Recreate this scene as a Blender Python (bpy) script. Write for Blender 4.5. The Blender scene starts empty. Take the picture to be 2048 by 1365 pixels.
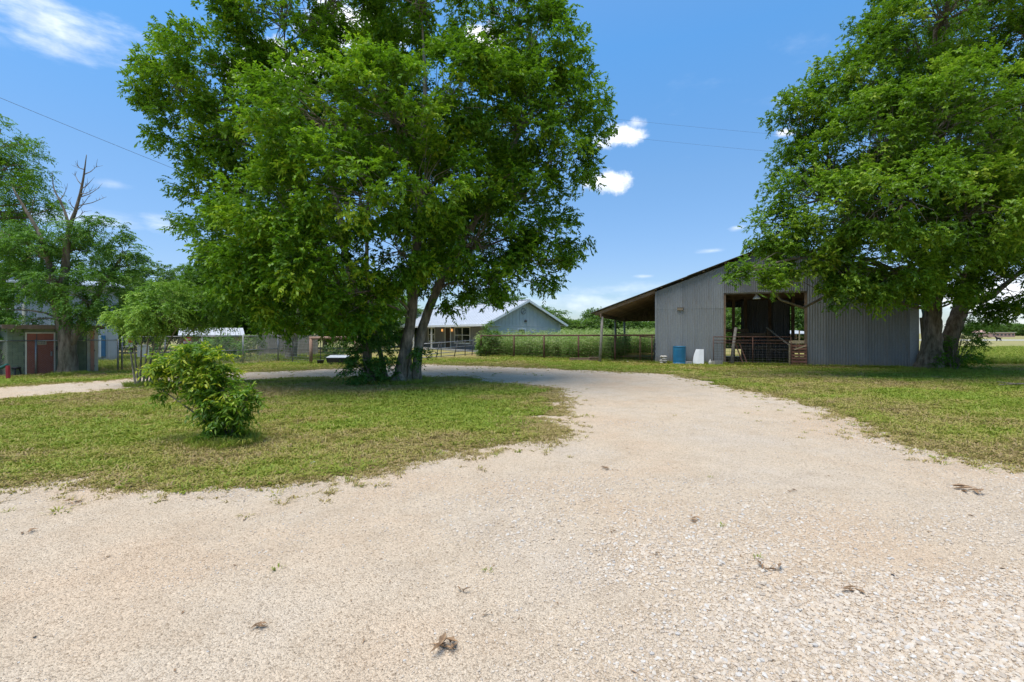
import bpy, bmesh, math, random
import numpy as np
from mathutils import Vector, Matrix, Euler

R = math.radians
random.seed(7)
SC = bpy.context.scene
COL = SC.collection

# ------------------------------------------------------------------ camera, sky, sun, exposure
EYE = 1.65                 # camera height above the ground
FOC = 967.0                # focal length in photograph pixels (2048 wide)
HOR = 666.0                # photograph row of the horizon
cam_data = bpy.data.cameras.new('camera')
cam_data.sensor_width = 36.0
cam_data.lens = 36.0 * FOC / 2048.0
cam_data.shift_y = (HOR - 682.5) / 2048.0
cam_data.clip_start = 0.05
cam_data.clip_end = 3000.0
cam = bpy.data.objects.new('camera', cam_data)
cam.location = (0, 0, EYE)
cam.rotation_euler = (R(90), 0, 0)
COL.objects.link(cam)
SC.camera = cam

SUN_ELEV, SUN_AZ = 76.0, -125.0     # azimuth from +Y (view direction) towards +X
SUN_STRENGTH, SKY_STRENGTH = 2.4, 0.15
sv = Vector((math.sin(R(SUN_AZ)) * math.cos(R(SUN_ELEV)), math.cos(R(SUN_AZ)) * math.cos(R(SUN_ELEV)), math.sin(R(SUN_ELEV))))
sun_data = bpy.data.lights.new('sun', 'SUN')
sun_data.energy = SUN_STRENGTH
sun_data.angle = R(50.0)
sun_data.color = (1.0, 0.95, 0.87)
sun = bpy.data.objects.new('sun', sun_data)
sun.rotation_euler = (-sv).to_track_quat('-Z', 'Y').to_euler()
sun.location = sv * 60
COL.objects.link(sun)

world = bpy.data.worlds.new('World')
SC.world = world
world.use_nodes = True
wn, wl = world.node_tree.nodes, world.node_tree.links
wn.clear()
def wnode(t, **kw):
    n = wn.new(t)
    for k, v in kw.items():
        setattr(n, k, v)
    return n
def wmath(op, a, b=None, c=None, clamp=False):
    n = wnode('ShaderNodeMath', operation=op, use_clamp=clamp)
    for i, x in enumerate((a, b, c)):
        if x is None: continue
        if isinstance(x, (int, float)): n.inputs[i].default_value = x
        else: wl.new(x, n.inputs[i])
    return n.outputs[0]
w_out = wnode('ShaderNodeOutputWorld')
w_bg = wnode('ShaderNodeBackground')
w_bg.inputs['Strength'].default_value = SKY_STRENGTH
sky = wnode('ShaderNodeTexSky', sky_type='NISHITA')
sky.sun_disc = False
sky.sun_elevation = R(SUN_ELEV)
sky.sun_rotation = R(SUN_AZ)
sky.air_density = 1.0
sky.dust_density = 0.4
sky.ozone_density = 2.2
w_tc = wnode('ShaderNodeTexCoord')
w_dir = w_tc.outputs['Generated']
def wdot(vec):
    n = wnode('ShaderNodeVectorMath', operation='DOT_PRODUCT')
    wl.new(w_dir, n.inputs[0]); n.inputs[1].default_value = vec
    return n.outputs['Value']
def wnoise(scale, detail, rough, stretch=(1, 1, 1)):
    m = wnode('ShaderNodeMapping'); m.inputs['Scale'].default_value = stretch
    wl.new(w_dir, m.inputs['Vector'])
    n = wnode('ShaderNodeTexNoise'); n.inputs['Scale'].default_value = scale
    n.inputs['Detail'].default_value = detail; n.inputs['Roughness'].default_value = rough
    wl.new(m.outputs['Vector'], n.inputs['Vector'])
    return n.outputs['Fac']
def wrange(x, a, b, c, d):
    n = wnode('ShaderNodeMapRange', interpolation_type='SMOOTHSTEP')
    wl.new(x, n.inputs[0])
    for i, v in enumerate((a, b, c, d)): n.inputs[i + 1].default_value = v
    return n.outputs[0]
puff = wnoise(26.0, 7.0, 0.62)
wisp = wnoise(9.0, 6.0, 0.6, (1, 1, 3.2))
cover = None
def add_cover(x):
    global cover
    cover = x if cover is None else wmath('MAXIMUM', cover, x)
# (photograph column, row, half width, half height, softness, opacity, cumulus?)
CLOUDS = [(1236, 274, 54, 24, .75, 1.0, 1), (1222, 364, 52, 28, .75, 1.0, 1), (1274, 246, 22, 14, 1.0, .6, 1), (1573, 265, 24, 11, .8, .9, 1),
          (1475, 456, 26, 8, 1.2, .5, 0), (1425, 502, 30, 6, 1.3, .35, 0), (1250, 580, 150, 16, 1.2, .25, 0), (1290, 553, 22, 4, 1.3, .35, 0),
          (110, 55, 190, 62, 1.7, .85, 0), (560, 140, 120, 70, .6, .95, 1), (720, 60, 120, 60, .6, .9, 1), (965, 90, 55, 45, .5, .9, 1),
          (345, 455, 60, 24, 1.4, .5, 0), (180, 440, 120, 24, 1.4, .35, 0), (225, 368, 40, 12, 1.4, .25, 0), (1120, 610, 260, 26, 1.0, .3, 0),
          (2060, 590, 260, 80, 1.0, .85, 0)]
for (u, v, hw, hh, soft, op, cum) in CLOUDS:
    d0 = Vector(((u - 1024) / FOC, 1.0, (HOR - v) / FOC)).normalized()
    e1 = Vector((d0.y, -d0.x, 0)).normalized()
    e2 = e1.cross(d0) * 1.0
    if e2.z < 0: e2 = -e2
    k = d0.y / FOC
    ca, cb, cf = wdot(e1 / (hw * k)), wdot(e2 / (hh * k)), wdot(d0)
    rad = wmath('SQRT', wmath('ADD', wmath('MULTIPLY', ca, ca), wmath('MULTIPLY', cb, cb)))
    nz = puff if cum else wisp
    rad = wmath('ADD', rad, wmath('MULTIPLY', wmath('SUBTRACT', nz, 0.5), 2.0 if cum else 2.8))
    m = wrange(rad, 1.0, 1.0 - soft, 0.0, op)
    add_cover(wmath('MULTIPLY', m, wmath('GREATER_THAN', cf, 0.3)))
thin = wrange(wnoise(3.0, 7.0, 0.58, (1, 1, 2.4)), 0.60, 0.90, 0.0, 0.40)
add_cover(thin)
w_mix = wnode('ShaderNodeMix', data_type='RGBA')
wl.new(cover, w_mix.inputs[0])
w_hsv = wnode('ShaderNodeHueSaturation')
w_hsv.inputs['Saturation'].default_value = 1.0
w_hsv.inputs['Value'].default_value = 1.0
w_sep = wnode('ShaderNodeSeparateXYZ'); wl.new(w_dir, w_sep.inputs[0])
w_tint = wnode('ShaderNodeValToRGB')           # colour balance of the clear sky; zenith end lifted, out of view, for fill light
while len(w_tint.color_ramp.elements) < 5: w_tint.color_ramp.elements.new(.5)
for _i, (_p, _c) in enumerate([(0, (.37, .42, .51)), (.12, (.40, .455, .55)), (.29, (.43, .565, .645)), (.5, (.385, .69, .83)), (1, (.95, 1.0, 1.0))]):
    w_tint.color_ramp.elements[_i].position = _p; w_tint.color_ramp.elements[_i].color = (*_c, 1)
wl.new(w_sep.outputs['Z'], w_tint.inputs[0])
w_mul = wnode('ShaderNodeMix', data_type='RGBA', blend_type='MULTIPLY'); w_mul.inputs[0].default_value = 1.0
wl.new(sky.outputs[0], w_mul.inputs[6]); wl.new(w_tint.outputs[0], w_mul.inputs[7])
wl.new(w_mul.outputs[2], w_hsv.inputs['Color'])
wl.new(w_hsv.outputs[0], w_mix.inputs[6])
w_shade = wnode('ShaderNodeValToRGB')
w_shade.color_ramp.elements[0].position = .34; w_shade.color_ramp.elements[0].color = (4.0, 4.15, 4.5, 1)
w_shade.color_ramp.elements[1].position = .62; w_shade.color_ramp.elements[1].color = (5.5, 5.5, 5.6, 1)
wl.new(wnoise(40.0, 4.0, .5), w_shade.inputs[0]); wl.new(w_shade.outputs[0], w_mix.inputs[7])
wl.new(w_mix.outputs[2], w_bg.inputs['Color'])
wl.new(w_bg.outputs[0], w_out.inputs[0])

SC.view_settings.view_transform = 'Standard'
SC.view_settings.look = 'None'
SC.view_settings.exposure = 0.95
SC.view_settings.gamma = 1.0
SC.cycles.max_bounces = 8
SC.cycles.diffuse_bounces = 4
SC.cycles.transmission_bounces = 4
SC.cycles.transparent_max_bounces = 8

# ------------------------------------------------------------------ places read off the photograph
def gp(u, v):
    """ground point seen at a photograph pixel"""
    y = FOC * EYE / (v - HOR)
    return ((u - 1024) / FOC * y, y)
def pt(u, v, y):
    return Vector(((u - 1024) / FOC * y, y, EYE - (v - HOR) * y / FOC))

# ------------------------------------------------------------------ materials
MATS = {}
def new_mat(name):
    m = bpy.data.materials.new(name)
    m.use_nodes = True
    MATS[name] = m
    return m, m.node_tree.nodes, m.node_tree.links, m.node_tree.nodes['Principled BSDF']
def ramp(nodes, stops):
    r = nodes.new('ShaderNodeValToRGB')
    cr = r.color_ramp
    while len(cr.elements) < len(stops): cr.elements.new(0.5)
    for e, (p, c) in zip(cr.elements, stops):
        e.position = p; e.color = (*c, 1)
    return r
def noise(nodes, links, scale, detail=5, rough=.55, coords='Object', stretch=None):
    tc = nodes.new('ShaderNodeTexCoord')
    src = tc.outputs[coords]
    if coords == 'World':
        pass
    if stretch:
        mp = nodes.new('ShaderNodeMapping'); mp.inputs['Scale'].default_value = stretch
        links.new(src, mp.inputs['Vector']); src = mp.outputs['Vector']
    n = nodes.new('ShaderNodeTexNoise')
    n.inputs['Scale'].default_value = scale; n.inputs['Detail'].default_value = detail; n.inputs['Roughness'].default_value = rough
    links.new(src, n.inputs['Vector'])
    return n
def mix(nodes, links, fac, a, b, mode='MIX'):
    m = nodes.new('ShaderNodeMix'); m.data_type = 'RGBA'; m.blend_type = mode
    for s, x in ((0, fac), (6, a), (7, b)):
        if isinstance(x, (int, float)): m.inputs[s].default_value = x
        elif isinstance(x, tuple): m.inputs[s].default_value = (*x, 1)
        else: links.new(x, m.inputs[s])
    return m.outputs[2]
def simple(name, dark, light, scale=3.0, rough=.7, metal=0.0, bump=0.0, bscale=40, stretch=None, per_object=0.0, spec=.4):
    """a painted / worn surface: two tones broken up by noise at two scales, with fine relief"""
    m, N, L, P = new_mat(name)
    n1 = noise(N, L, scale, 6, .65, stretch=stretch)
    r = ramp(N, [(.33, dark), (.68, light)])
    L.new(n1.outputs['Fac'], r.inputs['Fac'])
    col = r.outputs[0]
    if per_object:
        oi = N.new('ShaderNodeObjectInfo')
        hs = N.new('ShaderNodeHueSaturation')
        mr = N.new('ShaderNodeMapRange')
        mr.inputs[3].default_value = 1 - per_object; mr.inputs[4].default_value = 1 + per_object
        L.new(oi.outputs['Random'], mr.inputs[0]); L.new(mr.outputs[0], hs.inputs['Value']); L.new(col, hs.inputs['Color'])
        col = hs.outputs[0]
    L.new(col, P.inputs['Base Color'])
    P.inputs['Roughness'].default_value = rough
    P.inputs['Metallic'].default_value = metal
    P.inputs['Specular IOR Level'].default_value = spec
    if bump:
        n2 = noise(N, L, bscale, 5, .6, stretch=stretch)
        b = N.new('ShaderNodeBump'); b.inputs['Strength'].default_value = bump; b.inputs['Distance'].default_value = .01
        L.new(n2.outputs['Fac'], b.inputs['Height']); L.new(b.outputs[0], P.inputs['Normal'])
    return m
def leaf_mat(name, stops, trans=.42, gloss=.03):
    m, N, L, P = new_mat(name)
    N.remove(P)
    out = N['Material Output']
    at = N.new('ShaderNodeAttribute'); at.attribute_name = 'tone'
    r = ramp(N, stops); L.new(at.outputs['Fac'], r.inputs['Fac'])
    d = N.new('ShaderNodeBsdfDiffuse'); L.new(r.outputs[0], d.inputs[0])
    t = N.new('ShaderNodeBsdfTranslucent')
    L.new(mix(N, L, .55, r.outputs[0], (.17, .36, .012)), t.inputs[0])
    g = N.new('ShaderNodeBsdfGlossy'); g.inputs['Roughness'].default_value = .5; g.inputs[0].default_value = (.75, .8, .75, 1)
    m1 = N.new('ShaderNodeMixShader'); m1.inputs[0].default_value = trans
    m2 = N.new('ShaderNodeMixShader'); m2.inputs[0].default_value = gloss
    L.new(d.outputs[0], m1.inputs[1]); L.new(t.outputs[0], m1.inputs[2])
    L.new(m1.outputs[0], m2.inputs[1]); L.new(g.outputs[0], m2.inputs[2])
    L.new(m2.outputs[0], out.inputs[0])
    return m

M_LEAF = leaf_mat('leaf_green', [(0, (.048, .115, .005)), (.45, (.118, .25, .009)), (.8, (.25, .41, .015)), (1, (.46, .56, .03))])
M_LEAF_Y = leaf_mat('leaf_olive', [(0, (.055, .115, .007)), (.45, (.130, .245, .012)), (.8, (.27, .40, .024)), (1, (.48, .55, .06))])
M_LEAF_B = leaf_mat('leaf_bluegreen', [(0, (.045, .12, .018)), (.5, (.105, .235, .034)), (.85, (.23, .39, .055)), (1, (.34, .50, .07))])
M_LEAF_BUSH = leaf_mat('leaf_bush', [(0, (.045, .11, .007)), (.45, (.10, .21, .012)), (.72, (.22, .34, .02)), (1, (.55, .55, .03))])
M_LEAF_FAR = leaf_mat('leaf_far', [(0, (.055, .11, .018)), (.5, (.10, .175, .030)), (1, (.19, .27, .05))], gloss=.03)
M_WEED = leaf_mat('leaf_weed', [(0, (.07, .14, .022)), (.45, (.16, .26, .05)), (.75, (.31, .39, .12)), (1, (.52, .55, .27))], gloss=.03)
M_GRASS = leaf_mat('grass_blade', [(0, (.38, .255, .125)), (.22, (.43, .335, .115)), (.45, (.36, .33, .065)), (.75, (.255, .295, .035)), (1, (.27, .36, .04))], trans=.25, gloss=.03)

def bark(name, dark, light, scale=1.0):
    m, N, L, P = new_mat(name)
    n1 = noise(N, L, 9 * scale, 6, .7, stretch=(1, 1, .22))
    n2 = noise(N, L, 2.0 * scale, 4, .6)
    r = ramp(N, [(.36, dark), (.62, light)]); L.new(n1.outputs['Fac'], r.inputs['Fac'])
    r2 = ramp(N, [(.4, (.75, .8, .7)), (.65, (1.15, 1.1, 1.05))]); L.new(n2.outputs['Fac'], r2.inputs['Fac'])
    L.new(mix(N, L, 1.0, r.outputs[0], r2.outputs[0], 'MULTIPLY'), P.inputs['Base Color'])
    P.inputs['Roughness'].default_value = .95; P.inputs['Specular IOR Level'].default_value = .1
    b = N.new('ShaderNodeBump'); b.inputs['Strength'].default_value = .9; b.inputs['Distance'].default_value = .03
    L.new(n1.outputs['Fac'], b.inputs['Height']); L.new(b.outputs[0], P.inputs['Normal'])
    return m
M_BARK = bark('bark_grey', (.12, .10, .08), (.36, .305, .245))
M_BARK_R = bark('bark_brown', (.10, .075, .055), (.29, .235, .185), .8)
M_TWIG = bark('twig_bark', (.14, .11, .085), (.30, .25, .20), 3)

def gravel_ground():
    m, N, L, P = new_mat('gravel_surface')
    big = noise(N, L, .42, 5, .6)
    mid = noise(N, L, 2.1, 6, .65)
    vor = N.new('ShaderNodeTexVoronoi'); vor.inputs['Scale'].default_value = 78
    vor2 = N.new('ShaderNodeTexVoronoi'); vor2.inputs['Scale'].default_value = 170
    tc = N.new('ShaderNodeTexCoord')
    for x in (vor, vor2): L.new(tc.outputs['Object'], x.inputs['Vector'])
    r1 = ramp(N, [(.34, (.585, .445, .305)), (.50, (.58, .47, .34)), (.66, (.57, .48, .37))]); L.new(big.outputs['Fac'], r1.inputs['Fac'])
    r2 = ramp(N, [(.32, (.90, .88, .86)), (.5, (1, 1, 1)), (.72, (1.06, 1.055, 1.05))]); L.new(mid.outputs['Fac'], r2.inputs['Fac'])
    c = mix(N, L, 1.0, r1.outputs[0], r2.outputs[0], 'MULTIPLY')
    bw = N.new('ShaderNodeRGBToBW'); L.new(vor.outputs['Color'], bw.inputs[0])
    r3 = ramp(N, [(.12, (.62, .58, .54)), (.32, (.95, .94, .93)), (.85, (1.13, 1.13, 1.13))]); L.new(bw.outputs[0], r3.inputs['Fac'])
    c = mix(N, L, .8, c, mix(N, L, 1.0, c, r3.outputs[0], 'MULTIPLY'))
    bw2 = N.new('ShaderNodeRGBToBW'); L.new(vor2.outputs['Color'], bw2.inputs[0])
    r4 = ramp(N, [(.2, (.88, .86, .84)), (.8, (1.06, 1.06, 1.06))]); L.new(bw2.outputs[0], r4.inputs['Fac'])
    c = mix(N, L, 1.0, c, r4.outputs[0], 'MULTIPLY')
    L.new(c, P.inputs['Base Color'])
    P.inputs['Roughness'].default_value = .95; P.inputs['Specular IOR Level'].default_value = .15
    b1 = N.new('ShaderNodeBump'); b1.inputs['Strength'].default_value = .8; b1.inputs['Distance'].default_value = .012; b1.invert = True
    L.new(vor.outputs['Distance'], b1.inputs['Height'])
    b2 = N.new('ShaderNodeBump'); b2.inputs['Strength'].default_value = .7; b2.inputs['Distance'].default_value = .006; b2.invert = True
    L.new(vor2.outputs['Distance'], b2.inputs['Height']); L.new(b1.outputs[0], b2.inputs['Normal'])
    L.new(b2.outputs[0], P.inputs['Normal'])
    return m
M_GRAVEL = gravel_ground()
def stone_mat():
    m, N, L, P = new_mat('gravel_stone')
    oi = N.new('ShaderNodeObjectInfo')
    r = ramp(N, [(0, (.42, .35, .27)), (.12, (.52, .435, .34)), (.40, (.56, .46, .345)), (.62, (.58, .495, .385)), (.80, (.54, .425, .30)), (.92, (.62, .57, .49)), (1, (.47, .43, .38))])
    L.new(oi.outputs['Random'], r.inputs['Fac'])
    n = noise(N, L, 3, 3, .6)
    r2 = ramp(N, [(.3, (.86, .85, .84)), (.7, (1.08, 1.08, 1.08))]); L.new(n.outputs['Fac'], r2.inputs['Fac'])
    L.new(mix(N, L, 1, r.outputs[0], r2.outputs[0], 'MULTIPLY'), P.inputs['Base Color'])
    P.inputs['Roughness'].default_value = .9; P.inputs['Specular IOR Level'].default_value = .2
    return m
M_STONE = stone_mat()
def lawn():
    m, N, L, P = new_mat('lawn_surface')
    a = noise(N, L, .22, 5, .6); b = noise(N, L, 1.3, 6, .7); c = noise(N, L, 16, 4, .7)
    r1 = ramp(N, [(.34, (.32, .24, .12)), (.47, (.31, .26, .095)), (.60, (.24, .235, .06)), (.72, (.17, .20, .04))])
    s = N.new('ShaderNodeMath'); s.operation = 'ADD'
    s2 = N.new('ShaderNodeMath'); s2.operation = 'MULTIPLY_ADD'; s2.inputs[1].default_value = .55; s2.inputs[2].default_value = -.275
    L.new(b.outputs['Fac'], s2.inputs[0]); L.new(a.outputs['Fac'], s.inputs[0]); L.new(s2.outputs[0], s.inputs[1])
    L.new(s.outputs[0], r1.inputs['Fac'])
    r2 = ramp(N, [(.3, (.62, .6, .58)), (.7, (1.25, 1.25, 1.2))]); L.new(c.outputs['Fac'], r2.inputs['Fac'])
    near = mix(N, L, 1, r1.outputs[0], r2.outputs[0], 'MULTIPLY')
    # the far pasture beyond the barn is dry straw-coloured grass
    tc = N.new('ShaderNodeTexCoord'); sx = N.new('ShaderNodeSeparateXYZ'); L.new(tc.outputs['Object'], sx.inputs[0])
    mr = N.new('ShaderNodeMapRange'); mr.inputs[1].default_value = 44; mr.inputs[2].default_value = 58
    ad = N.new('ShaderNodeMath'); ad.operation = 'MULTIPLY_ADD'; ad.inputs[1].default_value = 14
    L.new(b.outputs['Fac'], ad.inputs[0]); L.new(sx.outputs['Y'], ad.inputs[2]); L.new(ad.outputs[0], mr.inputs[0])
    r3 = ramp(N, [(.35, (.33, .27, .13)), (.65, (.25, .25, .09))]); L.new(a.outputs['Fac'], r3.inputs['Fac'])
    L.new(mix(N, L, mr.outputs[0], near, r3.outputs[0]), P.inputs['Base Color'])
    P.inputs['Roughness'].default_value = 1; P.inputs['Specular IOR Level'].default_value = .05
    bp = N.new('ShaderNodeBump'); bp.inputs['Strength'].default_value = .8; bp.inputs['Distance'].default_value = .04
    L.new(c.outputs['Fac'], bp.inputs['Height']); L.new(bp.outputs[0], P.inputs['Normal'])
    return m
M_LAWN = lawn()
M_ROAD = simple('far_road', (.36, .34, .30), (.46, .43, .38), .6)
def galv(name, dark, light, rough=.5, metal=.55):
    m, N, L, P = new_mat(name)
    a = noise(N, L, 1.1, 6, .7, stretch=(1, 1, .25)); b = noise(N, L, 22, 4, .6)
    oi = N.new('ShaderNodeObjectInfo')
    r = ramp(N, [(.3, dark), (.7, light)]); L.new(a.outputs['Fac'], r.inputs['Fac'])
    r2 = ramp(N, [(.3, (.86, .86, .86)), (.7, (1.1, 1.1, 1.1))]); L.new(b.outputs['Fac'], r2.inputs['Fac'])
    hs = N.new('ShaderNodeHueSaturation'); mr = N.new('ShaderNodeMapRange'); mr.inputs[3].default_value = .88; mr.inputs[4].default_value = 1.1
    L.new(oi.outputs['Random'], mr.inputs[0]); L.new(mr.outputs[0], hs.inputs['Value'])
    L.new(mix(N, L, 1, r.outputs[0], r2.outputs[0], 'MULTIPLY'), hs.inputs['Color'])
    st = noise(N, L, 3.2, 6, .7, stretch=(1, 1, .12))
    rs = ramp(N, [(.54, (0, 0, 0)), (.74, (.5, .5, .5))]); L.new(st.outputs['Fac'], rs.inputs['Fac'])
    rusty = mix(N, L, rs.outputs[0], hs.outputs[0], (.21, .15, .105))
    ge = N.new('ShaderNodeNewGeometry'); sp = N.new('ShaderNodeSeparateXYZ'); L.new(ge.outputs['Position'], sp.inputs[0])   # mud splashed up from the ground
    sm = N.new('ShaderNodeMath'); sm.operation = 'MULTIPLY_ADD'; sm.inputs[1].default_value = -.7; L.new(b.outputs['Fac'], sm.inputs[0]); L.new(sp.outputs['Z'], sm.inputs[2])
    ms = N.new('ShaderNodeMapRange'); ms.inputs[1].default_value = -.3; ms.inputs[2].default_value = .08; ms.inputs[3].default_value = .6; ms.inputs[4].default_value = 0; L.new(sm.outputs[0], ms.inputs[0])
    L.new(mix(N, L, ms.outputs[0], rusty, (.23, .185, .13)), P.inputs['Base Color'])
    P.inputs['Metallic'].default_value = metal; P.inputs['Roughness'].default_value = rough
    return m
M_GALV = galv('galvanised_sheet', (.25, .26, .27), (.36, .37, .38), .55, .4)
M_GALV_W = galv('weathered_sheet', (.17, .175, .18), (.27, .275, .28), .6, .35)
M_ROOFM = galv('roof_sheet_metal', (.16, .16, .16), (.26, .26, .26), .55)
M_WHITEROOF = simple('white_metal_roof', (.46, .48, .50), (.56, .575, .59), 2, .4, .0, spec=.5)
M_PALE = galv('pale_metal_wall', (.42, .45, .50), (.52, .55, .60), .5, .15)
M_WOOD = simple('old_timber', (.15, .10, .065), (.30, .21, .14), 3, .9, bump=.4, stretch=(1, 1, 1), per_object=.18)
M_WOOD_G = simple('grey_timber', (.19, .17, .145), (.36, .325, .28), 4, .9, bump=.4, per_object=.18)
M_WOOD_R = simple('reddish_timber', (.19, .085, .055), (.32, .155, .105), 5, .85, bump=.3, per_object=.18)
M_WOOD_Y = simple('new_timber', (.42, .33, .19), (.55, .45, .28), 5, .8, bump=.2)
M_RUST = simple('rusty_pipe', (.085, .042, .03), (.20, .105, .075), 9, .85, .2, bump=.3, bscale=90)
M_RUST_L = simple('weathered_rust_pipe', (.26, .15, .10), (.42, .28, .21), 7, .85, .1, bump=.3)
M_STEEL = simple('dull_steel', (.22, .22, .22), (.36, .36, .36), 8, .5, .6)
M_STEEL_D = simple('dark_steel', (.07, .07, .07), (.14, .13, .125), 8, .6, .5)
M_WIRE = simple('fence_wire', (.20, .205, .21), (.32, .325, .33), 8, .5, .4)
M_BLOCK = simple('green_block', (.17, .205, .12), (.28, .32, .20), 2.4, .9, bump=.5, bscale=60, per_object=.10)
M_MORTAR = simple('block_mortar', (.12, .14, .09), (.17, .19, .125), 3, .95)
M_DOOR = simple('brown_red_door', (.25, .078, .048), (.34, .115, .072), 3, .6, bump=.1)
M_SALMON = simple('salmon_door', (.50, .22, .14), (.62, .31, .21), 3, .7)
M_CREAM = simple('cream_trim', (.55, .50, .38), (.70, .66, .53), 3, .7)
M_WHITE = simple('white_paint', (.70, .70, .69), (.82, .82, .81), 3, .5)
M_SIDING = simple('grey_siding', (.45, .465, .455), (.54, .555, .545), 2.5, .7, bump=.1, per_object=.04)
M_SIDING_SHADE = simple('shaded_siding', (.20, .20, .215), (.26, .26, .275), 2.5, .7, bump=.1, per_object=.04)  # darker copy of the grey siding, with the porch shade put into its colour
M_BLUE = simple('blue_plastic', (.012, .13, .26), (.022, .18, .33), 2.5, .42, bump=.1, spec=.5)
M_BLUEDOOR = simple('blue_door', (.035, .14, .28), (.06, .19, .36), 3, .6)
M_PLASTIC = simple('white_plastic', (.72, .73, .74), (.83, .83, .83), 3, .35, spec=.5)
M_BLACK = simple('black_plastic', (.012, .012, .014), (.03, .03, .032), 5, .5)
M_RED = simple('red_paint', (.30, .02, .03), (.44, .04, .05), 5, .5)
M_GREENP = simple('dark_green_paint', (.01, .07, .055), (.025, .11, .085), 5, .5)
M_CONC = simple('concrete', (.27, .26, .245), (.42, .405, .38), 8, .95, bump=.5, bscale=80, per_object=.1)
M_ROCK = simple('pale_rock', (.33, .30, .26), (.60, .57, .52), 6, .95, bump=.6, per_object=.2)
M_BROWNBOX = simple('tan_plaque', (.22, .17, .11), (.36, .29, .20), 20, .7)
M_TARP = simple('blue_tarp', (.12, .33, .42), (.22, .46, .54), 4, .5, bump=.3, bscale=12)
M_DARKFUR = simple('dark_fur', (.012, .011, .012), (.035, .03, .03), 20, .9)
M_BRICKFAR = simple('far_brick', (.42, .25, .20), (.52, .33, .27), 1.0, .9)
M_SIGNRED = simple('sign_red', (.52, .06, .04), (.62, .09, .06), 3, .6)
M_SIGNTAN = simple('sign_tan', (.35, .30, .20), (.46, .40, .28), 9, .6)
M_DEADLEAF = simple('dead_leaf', (.20, .12, .065), (.38, .25, .14), 30, .9, per_object=.35)
M_GLASS, _N, _L, _P = new_mat('window_glass')
_P.inputs['Base Color'].default_value = (.02, .026, .025, 1); _P.inputs['Roughness'].default_value = .08; _P.inputs['Specular IOR Level'].default_value = .7
M_LAMP, _N, _L, _P = new_mat('lit_lamp')
_P.inputs['Base Color'].default_value = (.9, .6, .3, 1); _P.inputs['Emission Color'].default_value = (1, .45, .12, 1); _P.inputs['Emission Strength'].default_value = 0.5
M_LENS = simple('lamp_glass', (.45, .44, .40), (.6, .58, .54), 9, .3)

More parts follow.
